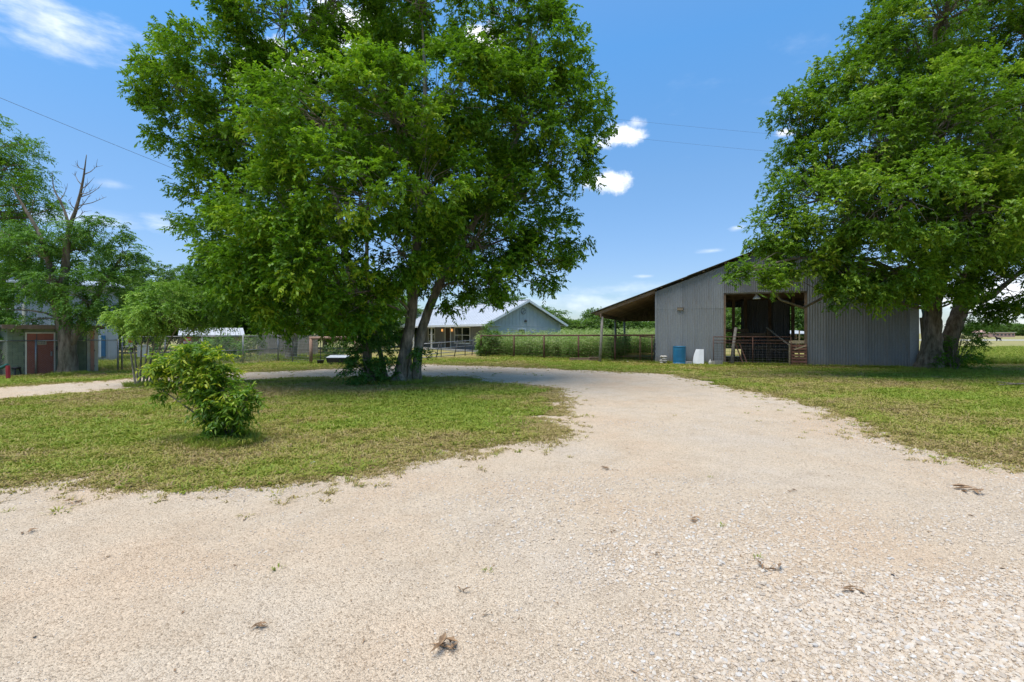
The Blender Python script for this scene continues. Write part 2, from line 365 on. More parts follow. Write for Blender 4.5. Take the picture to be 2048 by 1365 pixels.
# ------------------------------------------------------------------ builders
ORI = {}
def V3(p): return Vector(p)
def place(o, origin, parent):
    """origin: world position of the object's own zero; parts keep it relative to their parent"""
    COL.objects.link(o)
    origin = Vector(origin)
    o.location = origin
    if parent is not None:
        o.parent = parent
        o.location = origin - ORI[parent.name]
    ORI[o.name] = origin
    return o
def tag(o, label=None, cat=None, group=None, kind=None):
    if label: o['label'] = label
    if cat: o['category'] = cat
    if group: o['group'] = group
    if kind: o['kind'] = kind
    return o
def thing(name, loc, label, cat, group=None):
    o = bpy.data.objects.new(name, None)
    o.empty_display_size = .3
    place(o, loc, None)
    return tag(o, label, cat, group)
class MB:
    def __init__(s): s.v = []; s.f = []; s.smooth = False
    def add(s, verts, faces):
        n = len(s.v); s.v += [tuple(p) for p in verts]; s.f += [tuple(i + n for i in f) for f in faces]; return s
    def obox(s, c, ax, ay, az):
        """box from centre and three half-axis vectors"""
        c, ax, ay, az = V3(c), V3(ax), V3(ay), V3(az)
        P = [c + ax * i + ay * j + az * k for k in (-1, 1) for j in (-1, 1) for i in (-1, 1)]
        return s.add(P, [(0, 2, 3, 1), (4, 5, 7, 6), (0, 1, 5, 4), (2, 6, 7, 3), (0, 4, 6, 2), (1, 3, 7, 5)])
    def box(s, c, size, rz=0):
        ca, sa = math.cos(rz), math.sin(rz)
        return s.obox(c, (ca * size[0] / 2, sa * size[0] / 2, 0), (-sa * size[1] / 2, ca * size[1] / 2, 0), (0, 0, size[2] / 2))
    def beam(s, a, b, w, h, up=(0, 0, 1)):
        a, b = V3(a), V3(b); d = (b - a); L = d.length; d = d / L
        x = d.cross(V3(up))
        if x.length < 1e-4: x = d.cross(V3((1, 0, 0)))
        x.normalize(); y = x.cross(d)
        return s.obox((a + b) / 2, d * L / 2, x * w / 2, y * h / 2)
    def tube(s, pts, rad, sides=8, caps=True, wob=0.0, rnd=None):
        pts = [V3(p) for p in pts]
        if not hasattr(rad, '__len__'): rad = [rad] * len(pts)
        n0 = len(s.v); ref = None
        for i, p in enumerate(pts):
            d = (pts[min(i + 1, len(pts) - 1)] - pts[max(i - 1, 0)])
            if d.length < 1e-9: d = V3((0, 0, 1))
            d.normalize()
            if ref is None:
                ref = d.cross(V3((0, 0, 1)))
                if ref.length < .1: ref = d.cross(V3((0, 1, 0)))
            ref = (ref - d * ref.dot(d)).normalized(); b = d.cross(ref)
            for k in range(sides):
                a = 2 * math.pi * k / sides
                r = rad[i] * (1 + (wob * (math.sin(3 * a + 1.3 * i) * .5 + (rnd.uniform(-.5, .5) if rnd else 0)) if wob else 0))
                s.v.append(tuple(p + (ref * math.cos(a) + b * math.sin(a)) * r))
        for i in range(len(pts) - 1):
            for k in range(sides):
                a, b2 = n0 + i * sides + k, n0 + i * sides + (k + 1) % sides
                s.f.append((a, b2, b2 + sides, a + sides))
        if caps:
            s.f.append(tuple(n0 + k for k in range(sides))[::-1])
            e = n0 + (len(pts) - 1) * sides
            s.f.append(tuple(e + k for k in range(sides)))
        return s
    def lathe(s, c, prof, sides=20):
        c = V3(c); n0 = len(s.v)
        for (r, z) in prof:
            for k in range(sides):
                a = 2 * math.pi * k / sides
                s.v.append((c.x + r * math.cos(a), c.y + r * math.sin(a), c.z + z))
        for i in range(len(prof) - 1):
            for k in range(sides):
                a, b = n0 + i * sides + k, n0 + i * sides + (k + 1) % sides
                s.f.append((a, b, b + sides, a + sides))
        s.f.append(tuple(n0 + k for k in range(sides))[::-1])
        e = n0 + (len(prof) - 1) * sides
        s.f.append(tuple(e + k for k in range(sides)))
        return s
    def build(s, name, mat, parent=None, smooth=False, bevel=0.0):
        a = np.array(s.v)
        lo, hi = a.min(0), a.max(0)
        o0 = Vector(((lo[0] + hi[0]) / 2, (lo[1] + hi[1]) / 2, lo[2]))
        me = bpy.data.meshes.new(name)
        me.from_pydata([(p[0] - o0.x, p[1] - o0.y, p[2] - o0.z) for p in s.v], [], s.f)
        if smooth or s.smooth: me.polygons.foreach_set('use_smooth', [True] * len(me.polygons))
        me.materials.append(mat)
        ob = bpy.data.objects.new(name, me)
        place(ob, o0, parent)
        if bevel:
            md = ob.modifiers.new('bevel', 'BEVEL'); md.width = bevel; md.segments = 2; md.limit_method = 'ANGLE'
        return ob
def share(name, me, loc, parent=None, rot=(0, 0, 0), scale=(1, 1, 1)):
    o = bpy.data.objects.new(name, me); place(o, loc, parent)
    o.rotation_euler = rot; o.scale = scale
    return o
def np_mesh(name, V, quads, mat, tone=None, parent=None, origin=(0, 0, 0), smooth=False, link=True):
    me = bpy.data.meshes.new(name)
    V = np.asarray(V, np.float32) - np.asarray(origin, np.float32)
    nq, k = quads.shape
    me.vertices.add(len(V)); me.vertices.foreach_set('co', V.ravel())
    me.loops.add(nq * k); me.loops.foreach_set('vertex_index', quads.astype(np.int32).ravel())
    me.polygons.add(nq); me.polygons.foreach_set('loop_start', np.arange(0, nq * k, k, dtype=np.int32))
    me.update(calc_edges=True)
    if tone is not None:
        at = me.attributes.new('tone', 'FLOAT', 'POINT'); at.data.foreach_set('value', np.asarray(tone, np.float32))
    if smooth: me.polygons.foreach_set('use_smooth', np.ones(nq, bool))
    me.materials.append(mat)
    if not link: return me
    o = bpy.data.objects.new(name, me)
    place(o, origin, parent)
    return o

# ---- leaves
def unit(a): return a / np.maximum(np.linalg.norm(a, axis=-1, keepdims=True), 1e-9)
def twig_leaves(rg, start, direc, length, K, leaf, width, droop, spread, tone0, fold=.25, tip_tone=.18, hang=.18):
    """start/direc (N,3): K leaves along each drooping twig, both sides; returns verts, quads, tone"""
    N = len(start)
    t = (np.arange(K) + .6) / K
    t = t[None, :] + rg.uniform(-.04, .04, (N, K))
    L = length[:, None]
    pos = start[:, None, :] + direc[:, None, :] * (L * t)[..., None]
    pos[..., 2] -= droop * L * t ** 2
    tang = direc[:, None, :] * np.ones((N, K, 1)); tang = tang.copy(); tang[..., 2] -= 2 * droop * t; tang = unit(tang)
    side = unit(np.cross(direc, np.array([0, 0, 1.0]) + rg.normal(0, .35, (N, 3))))[:, None, :]
    sgn = np.where(np.arange(K) % 2 == 0, 1.0, -1.0)[None, :, None]
    ld = unit(tang * .75 + side * sgn * spread + rg.normal(0, .25, (N, K, 3)) + np.array([0, 0, -hang]))
    up = rg.normal(0, .5, (N, K, 3)) + np.array([0, 0, 1.0])
    sd = unit(np.cross(ld, up)); nm = np.cross(sd, ld)
    ll = leaf * rg.uniform(.65, 1.25, (N, K, 1)); ww = width * rg.uniform(.75, 1.2, (N, K, 1)) * .5
    b = pos
    m1 = b + ld * ll * .45 + sd * ww + nm * ww * fold
    m2 = b + ld * ll * .45 - sd * ww + nm * ww * fold
    tp = b + ld * ll + np.array([0, 0, -hang * .6]) * ll
    V = np.stack([b, m1, tp, m2], axis=2).reshape(-1, 3)
    q = np.arange(len(V)).reshape(-1, 4)
    tone = tone0[:, None] + rg.normal(0, .11, (N, K)) + tip_tone * (t - .5)
    return V, q, np.repeat(np.clip(tone, 0, 1).ravel(), 4)
def sphere_dirs(rg, n):
    return unit(rg.normal(0, 1, (n, 3)))
def crown_points(rg, lobes, per_m2, inner=.3, rmin=.62, rmax=1.0):
    """clump centres near the surface of a union of ellipsoidal lobes"""
    C, O = [], []
    cen = np.array([l[0] for l in lobes], float); rad = np.array([l[1] for l in lobes], float)
    for i in range(len(lobes)):
        r = rad[i]; area = 4 * math.pi * ((r[0] * r[1]) ** 1.6 / 3 + (r[0] * r[2]) ** 1.6 / 3 + (r[1] * r[2]) ** 1.6 / 3) ** (1 / 1.6)
        n = max(3, int(area * per_m2))
        d = sphere_dirs(rg, n); k = rg.uniform(rmin, 1.04, (n, 1)) ** .7 * rmax
        p = cen[i] + d * r * k
        inside = np.zeros(n, bool)
        for j in range(len(lobes)):
            if j != i: inside |= (((p - cen[j]) / (rad[j] * .72)) ** 2).sum(1) < 1
        ok = ~inside | (rg.uniform(0, 1, n) < inner)
        C.append(p[ok]); O.append(np.hstack([unit(d / r * r.mean())[ok], np.full((ok.sum(), 1), i)]))
    return np.vstack(C), np.vstack(O)
def crown(name, lobes, mat, parent, seed, per_m2=.55, twigs=20, K=12, clump_r=.5, twig_len=(.3, .62), leaf=.11, width=.042,
          droop=.45, spread=.7, tone=(.42, .16), inner=.3, rmin=.62, zmin=.25, keep=None, origin=(0, 0, 0), link=True, lobe_tone=None, tip_tone=.18, up=.15, flat=.30, rmax=1.0):
    rg = np.random.default_rng(seed)
    C, O = crown_points(rg, lobes, per_m2, inner, rmin, rmax)
    m = C[:, 2] > zmin
    if keep is not None: m &= keep(C)
    C, O = C[m], O[m]
    n = len(C)
    ct = rg.normal(tone[0], tone[1], n)
    if lobe_tone is not None: ct = ct + np.array(lobe_tone)[O[:, 3].astype(int)]
    S = np.repeat(C, twigs, 0); out = np.repeat(O[:, :3], twigs, 0); tt = np.repeat(ct, twigs) + rg.normal(0, .05, n * twigs)
    csz = np.repeat(rg.uniform(.7, 1.3, n), twigs)[:, None]
    S = S + sphere_dirs(rg, len(S)) * rg.uniform(0, 1, (len(S), 1)) ** .45 * clump_r * csz * np.array([1, 1, flat * 2])
    D = unit(out * .55 + sphere_dirs(rg, len(S)) * .85 + np.array([0, 0, up]))
    Ln = rg.uniform(twig_len[0], twig_len[1], len(S))
    V, q, tn = twig_leaves(rg, S, D, Ln, K, leaf, width, droop, spread, tt, tip_tone=tip_tone)
    ok = np.ones(len(q), bool)
    zc = V[q[:, 2], 2]; ok &= zc > .02
    if keep is not None: ok &= keep(V[q[:, 0]])
    q = q[ok]
    used = q.ravel(); V2 = V[used]; tn2 = tn[used]; q2 = np.arange(len(V2)).reshape(-1, 4)
    r = np_mesh(name, V2, q2, mat, tn2, parent, origin, link=link)
    return r, C, O
def curve_pts(a, b, rg, n=5, sag=0.0, wob=.06):
    a, b = V3(a), V3(b); L = (b - a).length
    P = []
    off = Vector(rg.normal(0, wob * L, 3)); off2 = Vector(rg.normal(0, wob * L * .6, 3))
    for i in range(n + 1):
        t = i / n
        p = a.lerp(b, t) + off * math.sin(math.pi * t) + off2 * math.sin(2 * math.pi * t)
        p.z += sag * L * math.sin(math.pi * t)
        P.append(p)
    return P
def path_smooth(P, n=5):
    """catmull-rom through (x,y,z,r) rows"""
    P = [np.array(p, float) for p in P]
    Q = [P[0]] + P + [P[-1]]
    out = []
    for i in range(1, len(Q) - 2):
        for k in range(n):
            t = k / n
            out.append(.5 * ((2 * Q[i]) + (-Q[i - 1] + Q[i + 1]) * t + (2 * Q[i - 1] - 5 * Q[i] + 4 * Q[i + 1] - Q[i + 2]) * t * t + (-Q[i - 1] + 3 * Q[i] - 3 * Q[i + 1] + Q[i + 2]) * t ** 3))
    out.append(P[-1])
    return out
def stem(mb, P, sides=12, n=5, wob=.10, rnd=None):
    S = path_smooth(P, n)
    mb.tube([s[:3] for s in S], [max(s[3], .004) for s in S], sides, wob=wob, rnd=rnd)
    return S
def limbs(name, mat, parent, trunk_nodes, lobes, C, O, seed, r_limb=.09, r_twig=.014, every=1):
    """branches from the trunk to each lobe, and thin ones on to the leaf clumps"""
    rg = np.random.default_rng(seed); mb = MB(); mb.smooth = True
    tn = np.array([t[:3] for t in trunk_nodes]); tr = [t[3] for t in trunk_nodes]
    for i, (c, r) in enumerate(lobes):
        c = np.array(c)
        d = np.linalg.norm(tn - c, axis=1) + np.maximum(0, tn[:, 2] - c[2] + .3) * 3
        j = int(d.argmin()); a = tn[j]
        P = curve_pts(a, c, rg, 6, .06, .05)
        r0 = min(tr[j] * .8, r_limb * (.6 + .12 * np.linalg.norm(c - a)))
        mb.tube(P, [r0 * (1 - .72 * k / 6) for k in range(7)], 6, caps=False)
        idx = np.where(O[:, 3].astype(int) == i)[0]
        for k in idx[::every]:
            t = rg.uniform(.35, 1.0); s = P[int(t * 6)]
            Q = curve_pts(s, C[k], rg, 4, .05, .07)
            mb.tube(Q, [r_twig * 1.6, r_twig * 1.3, r_twig, r_twig * .7, r_twig * .4], 4, caps=False)
    return mb.build(name, mat, parent)
def lobes_px(L, y0):
    """(column, row, radius px, depth offset[, squash]) -> world ellipsoids"""
    out = []
    for l in L:
        y = y0 + l[3]; r = l[2] * y / FOC; k = l[4] if len(l) > 4 else .85
        out.append((np.array(pt(l[0], l[1], y)), np.array((r, r, r * k))))
    return out

# ---- points that carry small pieces (gravel, grass, weeds): stuff
def scatter(name, P, rot, scl, protos, label, cat, tone_idx=None, seed=0):
    n = len(P)
    me = bpy.data.meshes.new(name)
    me.vertices.add(n); me.vertices.foreach_set('co', np.asarray(P, np.float32).ravel())
    a = me.attributes.new('rot', 'FLOAT_VECTOR', 'POINT'); a.data.foreach_set('vector', np.asarray(rot, np.float32).ravel())
    a = me.attributes.new('scl', 'FLOAT_VECTOR', 'POINT'); a.data.foreach_set('vector', np.asarray(scl, np.float32).ravel())
    a = me.attributes.new('idx', 'INT', 'POINT')
    rg = np.random.default_rng(seed)
    a.data.foreach_set('value', (np.asarray(tone_idx) if tone_idx is not None else rg.integers(0, len(protos), n)).astype(np.int32))
    o = bpy.data.objects.new(name, me); place(o, (0, 0, 0), None)
    tag(o, label, cat, kind='stuff')
    ng = bpy.data.node_groups.new(name + '_spread', 'GeometryNodeTree')
    ng.interface.new_socket('Geometry', in_out='INPUT', socket_type='NodeSocketGeometry')
    ng.interface.new_socket('Geometry', in_out='OUTPUT', socket_type='NodeSocketGeometry')
    N, L = ng.nodes, ng.links
    gi, go = N.new('NodeGroupInput'), N.new('NodeGroupOutput')
    ip = N.new('GeometryNodeInstanceOnPoints'); ip.inputs['Pick Instance'].default_value = True
    jn = N.new('GeometryNodeJoinGeometry')
    for pm in reversed(protos):
        po = bpy.data.objects.new(name + '_piece', pm)
        oi = N.new('GeometryNodeObjectInfo'); oi.inputs['Object'].default_value = po; oi.inputs['As Instance'].default_value = True
        L.new(oi.outputs['Geometry'], jn.inputs[0])
    def att(nm, ty):
        x = N.new('GeometryNodeInputNamedAttribute'); x.data_type = ty; x.inputs['Name'].default_value = nm
        return x.outputs['Attribute']
    L.new(gi.outputs[0], ip.inputs['Points']); L.new(jn.outputs[0], ip.inputs['Instance'])
    L.new(att('idx', 'INT'), ip.inputs['Instance Index'])
    L.new(att('rot', 'FLOAT_VECTOR'), ip.inputs['Rotation']); L.new(att('scl', 'FLOAT_VECTOR'), ip.inputs['Scale'])
    L.new(ip.outputs[0], go.inputs[0])
    md = o.modifiers.new('spread', 'NODES'); md.node_group = ng
    return o

# ------------------------------------------------------------------ ground and driveway
def noise1(seed):
    rg = np.random.default_rng(seed); ph = rg.uniform(0, 6.28, 24); fr = np.concatenate([rg.uniform(.6, 2, 6), rg.uniform(2, 7, 8), rg.uniform(7, 26, 10)])
    am = .11 / np.sqrt(fr)
    return lambda s: float((am * np.sin(fr * s + ph)).sum())
def ragged(P, seed, closed=True, step=.06, amp=1.0):
    """a closed line of ground points made uneven at several scales"""
    f = noise1(seed); out = []; s = 0.0
    Q = [np.array(p, float) for p in P]
    S = []
    m = len(Q)
    for i in range(m if closed else m - 1):
        p0, p1, p2, p3 = Q[(i - 1) % m], Q[i], Q[(i + 1) % m], Q[(i + 2) % m]
        if not closed:
            p0 = Q[max(i - 1, 0)]; p3 = Q[min(i + 2, m - 1)]
        n = max(2, int(np.linalg.norm(p2 - p1) / (step * max(1.0, np.linalg.norm(p1) / 12))))
        for k in range(n):
            t = k / n
            S.append(.5 * ((2 * p1) + (-p0 + p2) * t + (2 * p0 - 5 * p1 + 4 * p2 - p3) * t * t + (-p0 + 3 * p1 - 3 * p2 + p3) * t ** 3))
    if not closed: S.append(Q[-1])
    for i, p in enumerate(S):
        a, b = S[max(i - 1, 0)], S[min(i + 1, len(S) - 1)]
        d = b - a; L = np.linalg.norm(d)
        if L < 1e-9: d = np.array([1.0, 0]); L = 1
        nrm = np.array([-d[1], d[0]]) / L
        s += np.linalg.norm(p - S[i - 1]) if i else 0
        out.append(p + nrm * f(s) * amp)
    return out
ISLAND_PX = [(-400, 968), (-150, 966), (0, 966), (120, 968), (220, 974), (330, 978), (430, 966), (540, 958), (640, 948), (740, 934), (800, 918), (900, 900), (1000, 884), (1070, 858), (1098, 826), (1092, 798), (1050, 778), (960, 762), (880, 755),
             (780, 755), (690, 757), (600, 758), (500, 762), (400, 768), (300, 774), (200, 783), (100, 792), (0, 803), (-150, 818), (-400, 848)]
NORTH_PX = [(-400, 808), (-150, 784), (0, 774), (100, 768), (200, 762), (300, 755), (400, 750), (480, 746), (600, 741), (700, 736), (780, 731), (850, 729), (930, 731), (1000, 733), (1080, 737), (1160, 741), (1240, 745), (1320, 748), (1390, 757), (1470, 774), (1560, 797), (1640, 815),
            (1720, 836), (1800, 866), (1880, 893), (1960, 912), (2048, 931), (2300, 985)]
island = ragged([gp(*p) for p in ISLAND_PX], 3)
north = ragged([gp(*p) for p in NORTH_PX], 5, closed=False)
drive_outer = [(-30.0, north[0][1] - 1.5)] + [tuple(p) for p in north] + [(18.0, 3.0), (18.0, -14.0), (-30.0, -14.0)]

bm = bmesh.new()
gx = [-900, -300, -120, -60, -30, -15, 0, 15, 30, 60, 120, 300, 900]; gy = [-60, -20, 0, 10, 20, 30, 45, 70, 110, 200, 400, 900, 2200]
vs = [[bm.verts.new((x, y, 0)) for x in gx] for y in gy]
for j in range(len(gy) - 1):
    for i in range(len(gx) - 1):
        bm.faces.new((vs[j][i], vs[j][i + 1], vs[j + 1][i + 1], vs[j + 1][i]))
me = bpy.data.meshes.new('ground'); bm.to_mesh(me); bm.free(); me.materials.append(M_LAWN)
ground = bpy.data.objects.new('ground', me); place(ground, (0, 0, 0), None)
tag(ground, 'patchy green and straw coloured lawn running out to dry pasture', None, kind='structure')

bm = bmesh.new()
for loop in (drive_outer, [tuple(p) for p in island]):
    ring = [bm.verts.new((p[0], p[1], .005)) for p in loop]
    for i in range(len(ring)): bm.edges.new((ring[i], ring[(i + 1) % len(ring)]))
bmesh.ops.triangle_fill(bm, edges=bm.edges[:], use_beauty=True, normal=(0, 0, 1))
for f in bm.faces:
    if f.normal.z < 0: f.normal_flip()
me = bpy.data.meshes.new('driveway'); bm.to_mesh(me); bm.free(); me.materials.append(M_GRAVEL)
drive = bpy.data.objects.new('driveway', me); place(drive, (0, 0, 0), None)
tag(drive, 'pale crushed limestone driveway looping round the grass island', None, kind='structure')

road = MB()
ry = [92, 128]
road.add([(60, 104, .01), (400, 92, .01), (400, 106, .01), (60, 118, .01)], [(0, 1, 2, 3)])
road = road.build('road', M_ROAD); tag(road, 'grey strip of road crossing the far pasture', None, kind='structure')

def in_poly(P, poly):
    P = np.asarray(P); poly = np.asarray(poly); x, y = P[:, 0], P[:, 1]
    ins = np.zeros(len(P), bool); j = len(poly) - 1
    for i in range(len(poly)):
        xi, yi = poly[i]; xj, yj = poly[j]
        c = ((yi > y) != (yj > y)) & (x < (xj - xi) * (y - yi) / (yj - yi + 1e-12) + xi)
        ins ^= c; j = i
    return ins
POLY_D = np.array(drive_outer)[:, :2]; POLY_I = np.array(island)
def on_drive(P): return in_poly(P, POLY_D) & ~in_poly(P, POLY_I)
def in_view(P, margin=1.12, y0=1.9):
    return (P[:, 1] > y0) & (np.abs(P[:, 0]) < P[:, 1] * 1.06 * margin + .3)

# gravel stones: denser and larger in drifts, fewer where tyres pack the surface
def stone_mesh(seed, n=1):
    rg = np.random.default_rng(seed)
    b = bmesh.new(); bmesh.ops.create_icosphere(b, subdivisions=1, radius=.5)
    sc = np.array([1, rg.uniform(.62, .95), rg.uniform(.40, .65)])
    for v in b.verts:
        v.co = Vector(np.array(v.co) * sc * rg.uniform(.78, 1.18))
    m = bpy.data.meshes.new('gravel_piece'); b.to_mesh(m); b.free(); m.materials.append(M_STONE)
    return m
def drift(P, seed, f=.55):
    rg = np.random.default_rng(seed); v = np.zeros(len(P))
    for k in range(14):
        w = rg.normal(0, f * (1 + k * .35), 2); v += np.sin(P[:, :2] @ w + rg.uniform(0, 6.28)) / (1 + .25 * k)
    return v / 3.0
def track(P):
    """1 inside the two worn wheel lanes that swing round the island, 0 elsewhere"""
    cl = np.array([gp(560, 1360), gp(900, 1080), gp(1180, 930), gp(1270, 860), gp(1260, 800), gp(1150, 762), gp(1000, 745)])
    c2 = np.vstack([cl[i] + (cl[i + 1] - cl[i]) * t for i in range(len(cl) - 1) for t in np.linspace(0, 1, 12)])
    c3 = np.array([gp(-60, 1090), gp(500, 1085), gp(1000, 1110), gp(1600, 1040), gp(2100, 1010)]); c3 = np.vstack([c3[i] + (c3[i + 1] - c3[i]) * t for i in range(4) for t in np.linspace(0, 1, 14)])
    out = np.zeros(len(P))
    for c in (c2, c3):
        d = np.full(len(P), 99.0)
        for k in c: d = np.minimum(d, np.hypot(P[:, 0] - k[0], P[:, 1] - k[1]))
        out = np.maximum(out, np.exp(-((d - .78) / .24) ** 2))
    return out
rg = np.random.default_rng(11)
def band(y0, y1, per_m2, smin, smax, seed, big=.0):
    area = (y1 - y0) * (y1 + y0) * 1.19
    n = int(area * per_m2)
    y = np.sqrt(rg.uniform(y0 ** 2, y1 ** 2, n)); x = rg.uniform(-1, 1, n) * (y * 1.16 + .3)
    P = np.stack([x, y, np.full(n, .006)], 1)
    P = P[on_drive(P)]
    d = drift(P, 21)
    d2 = d * .8 + .65 * (P[:, 0] / np.maximum(P[:, 1], 1))           # looser stone towards the right-hand side
    keep = rg.uniform(0, 1, len(P)) < np.clip(.42 + .45 * d2, .10, 1)
    P, d2 = P[keep], d2[keep]
    tr = track(P); k3 = rg.uniform(0, 1, len(P)) > .72 * tr; P, d2 = P[k3], d2[k3]
    s = rg.uniform(0, 1, len(P)) ** 4.0 * (smax - smin) + smin
    s *= np.clip(.85 + .5 * d2, .5, 1.6)
    return P, s
bands = [band(1.9, 3.4, 10500, .004, .031, 1), band(3.4, 5.5, 5200, .005, .033, 2), band(5.5, 9.0, 1500, .008, .03, 3), band(9.0, 15.0, 200, .012, .036, 4), band(15., 28., 25, .02, .05, 5)]
P = np.vstack([b[0] for b in bands]); S = np.concatenate([b[1] for b in bands])
P[:, 2] += S * .02
rot = np.stack([rg.normal(0, .22, len(P)), rg.normal(0, .22, len(P)), rg.uniform(0, 6.28, len(P))], 1)
scatter('gravel', P, rot, np.repeat(S[:, None], 3, 1), [stone_mesh(k) for k in range(6)], 'loose pale limestone gravel strewn over the driveway', 'gravel', seed=5)

# grass tufts
def tuft(seed, blades, h, spread, tone, wid=.006):
    r = np.random.default_rng(seed); V, q, T = [], [], []
    for k in range(blades):
        a = r.uniform(0, 6.28); base = np.array([math.cos(a), math.sin(a), 0]) * spread * math.sqrt(r.uniform(0, 1))
        lean = np.array([math.cos(a), math.sin(a), 0]) * r.uniform(.2, 1.1) + r.normal(0, .3, 3) * [1, 1, 0]
        hh = h * r.uniform(.5, 1.2); w = wid * r.uniform(.7, 1.3); sd = np.array([-math.sin(a), math.cos(a), 0]) * w
        mid = base + lean * hh * .35 + [0, 0, hh * .65]; tip = base + lean * hh * .9 + [0, 0, hh * .9 * r.uniform(.5, 1)]
        V += [base - sd, base + sd, mid + sd * .7, mid - sd * .7, mid - sd * .7, mid + sd * .7, tip + sd * .15, tip - sd * .15]
        n = len(V) - 8; q += [(n, n + 1, n + 2, n + 3), (n + 4, n + 5, n + 6, n + 7)]
        T += [min(1, max(0, tone + r.normal(0, .12)))] * 8
    return np_mesh('grass_piece', np.array(V), np.array(q), M_GRASS, T, link=False)
TUFTS = [tuft(k, 16, .055, .07, t) for k, t in enumerate((.06, .25, .45, .6, .75, .92))]
def grass_pts(n, y0, y1, xr, seed, ok):
    r = np.random.default_rng(seed)
    y = np.sqrt(r.uniform(y0 ** 2, y1 ** 2, n)); x = r.uniform(xr[0], xr[1], n) * y
    P = np.stack([x, y, np.zeros(n)], 1)
    return P[ok(P)]
P = np.vstack([grass_pts(130000, 5.0, 17.0, (-1.2, 1.2), 31, lambda P: ~on_drive(P)), grass_pts(60000, 17, 32, (-1.15, 1.15), 32, lambda P: ~on_drive(P))])
rr = np.random.default_rng(33)
tone = drift(P, 41, .35) * 1.15 + drift(P, 42, 1.6) * .7 + rr.normal(0, .35, len(P)) + .15
idx = np.clip(((tone + 1.1) / 2.2 * 6), 0, 5).astype(int)
dens = rr.uniform(0, 1, len(P)) < np.clip(.72 + .5 * drift(P, 44, 1.1), .2, 1)
P, idx = P[dens], idx[dens]
sc_ = rr.uniform(.6, 1.25, (len(P), 1)) * (1 + .02 * P[:, 1:2])
rot = np.stack([rr.normal(0, .1, len(P)), rr.normal(0, .1, len(P)), rr.uniform(0, 6.28, len(P))], 1)
scatter('grass', P, rot, np.repeat(sc_, 3, 1) * np.array([1.15, 1.15, .8]), TUFTS, 'short mown grass with straw coloured patches on the lawn', 'grass', idx)
# thin ragged growth along the gravel edge
E = []
for line in (island, north):
    A = np.array(line); A = A[(A[:, 1] < 30) & (np.abs(A[:, 0]) < A[:, 1] * 1.2)]
    for k in range(26):
        E.append(A + rr.normal(0, .14 if k < 16 else .4, A.shape))
E = np.vstack(E); E = np.hstack([E, np.full((len(E), 1), .005)])
E = E[rr.uniform(0, 1, len(E)) < np.clip(.35 + .6 * drift(E, 46, 1.4), .04, .9)]
ei = np.clip(rr.normal(.7, 1.3, len(E)), 0, 5).astype(int)
es = rr.uniform(.5, 1.2, (len(E), 1))
A = np.array(island); A = A[(A[:, 1] < 14.5) & (A[:, 0] > -2.6)]
B_ = np.vstack([A + rr.normal(0, .30, A.shape) + np.array([-.12, .10]) for k in range(170)]); B_ = np.hstack([B_, np.full((len(B_), 1), .005)])
B_ = B_[rr.uniform(0, 1, len(B_)) < np.clip(.32 + .7 * drift(B_, 47, 1.2), 0, .95)]
E = np.vstack([E, B_]); ei = np.concatenate([ei, (rr.uniform(0, 1, len(B_)) < .2).astype(int)]); es = np.vstack([es, rr.uniform(.5, 1.0, (len(B_), 1))])
scatter('verge_grass', E, np.stack([rr.normal(0, .1, len(E)), rr.normal(0, .1, len(E)), rr.uniform(0, 6.28, len(E))], 1), np.repeat(es, 3, 1) * np.array([1.2, 1.2, .55]), TUFTS,
        'sparse brown and green grass fraying into the gravel edge', 'grass', ei)

# green sprouts coming up through the thin far gravel, and small leaf litter
Q_ = grass_pts(9000, 5.5, 26, (-.9, 1.1), 51, on_drive)
Q_ = Q_[rr.uniform(0, 1, len(Q_)) < np.clip(.9 * drift(Q_, 52, .8) - .25, 0, .5) * np.clip((Q_[:, 1] - 5) / 12, .04, 1)]; Q_[:, 2] = .005
scatter('gravel_sprouts', Q_, np.stack([0 * Q_[:, 0], 0 * Q_[:, 0], rr.uniform(0, 6.28, len(Q_))], 1), np.repeat(rr.uniform(.35, 1.0, (len(Q_), 1)), 3, 1) * np.array([1, 1, .8]), TUFTS[:5], 'thin green and brown sprouts coming through the far gravel', 'grass', seed=3)
def fleck(seed):
    r = np.random.default_rng(seed); m = MB(); L_, w = r.uniform(.5, 1), r.uniform(.08, .3)
    m.add([(-L_ / 2, 0, .02), (0, w / 2, .10), (L_ / 2, r.uniform(-.2, .2), .05), (0, -w / 2, .12)], [(0, 3, 2, 1)])
    me = bpy.data.meshes.new('litter_piece'); me.from_pydata(m.v, [], m.f); me.materials.append(M_DEADLEAF); return me
Q_ = np.vstack([grass_pts(420, 2.2, 9, (-1.1, 1.1), 53, on_drive), grass_pts(900, 9, 24, (-1.1, 1.1), 54, on_drive)]); Q_[:, 2] = .007
scatter('leaf_litter', Q_, np.stack([rr.normal(0, .15, len(Q_)), rr.normal(0, .15, len(Q_)), rr.uniform(0, 6.28, len(Q_))], 1), np.repeat(rr.uniform(0, 1, (len(Q_), 1)) ** 2 * .06 + .014, 3, 1), [fleck(k) for k in range(6)], 'small brown leaf scraps and twigs scattered over the gravel', 'litter', seed=6)

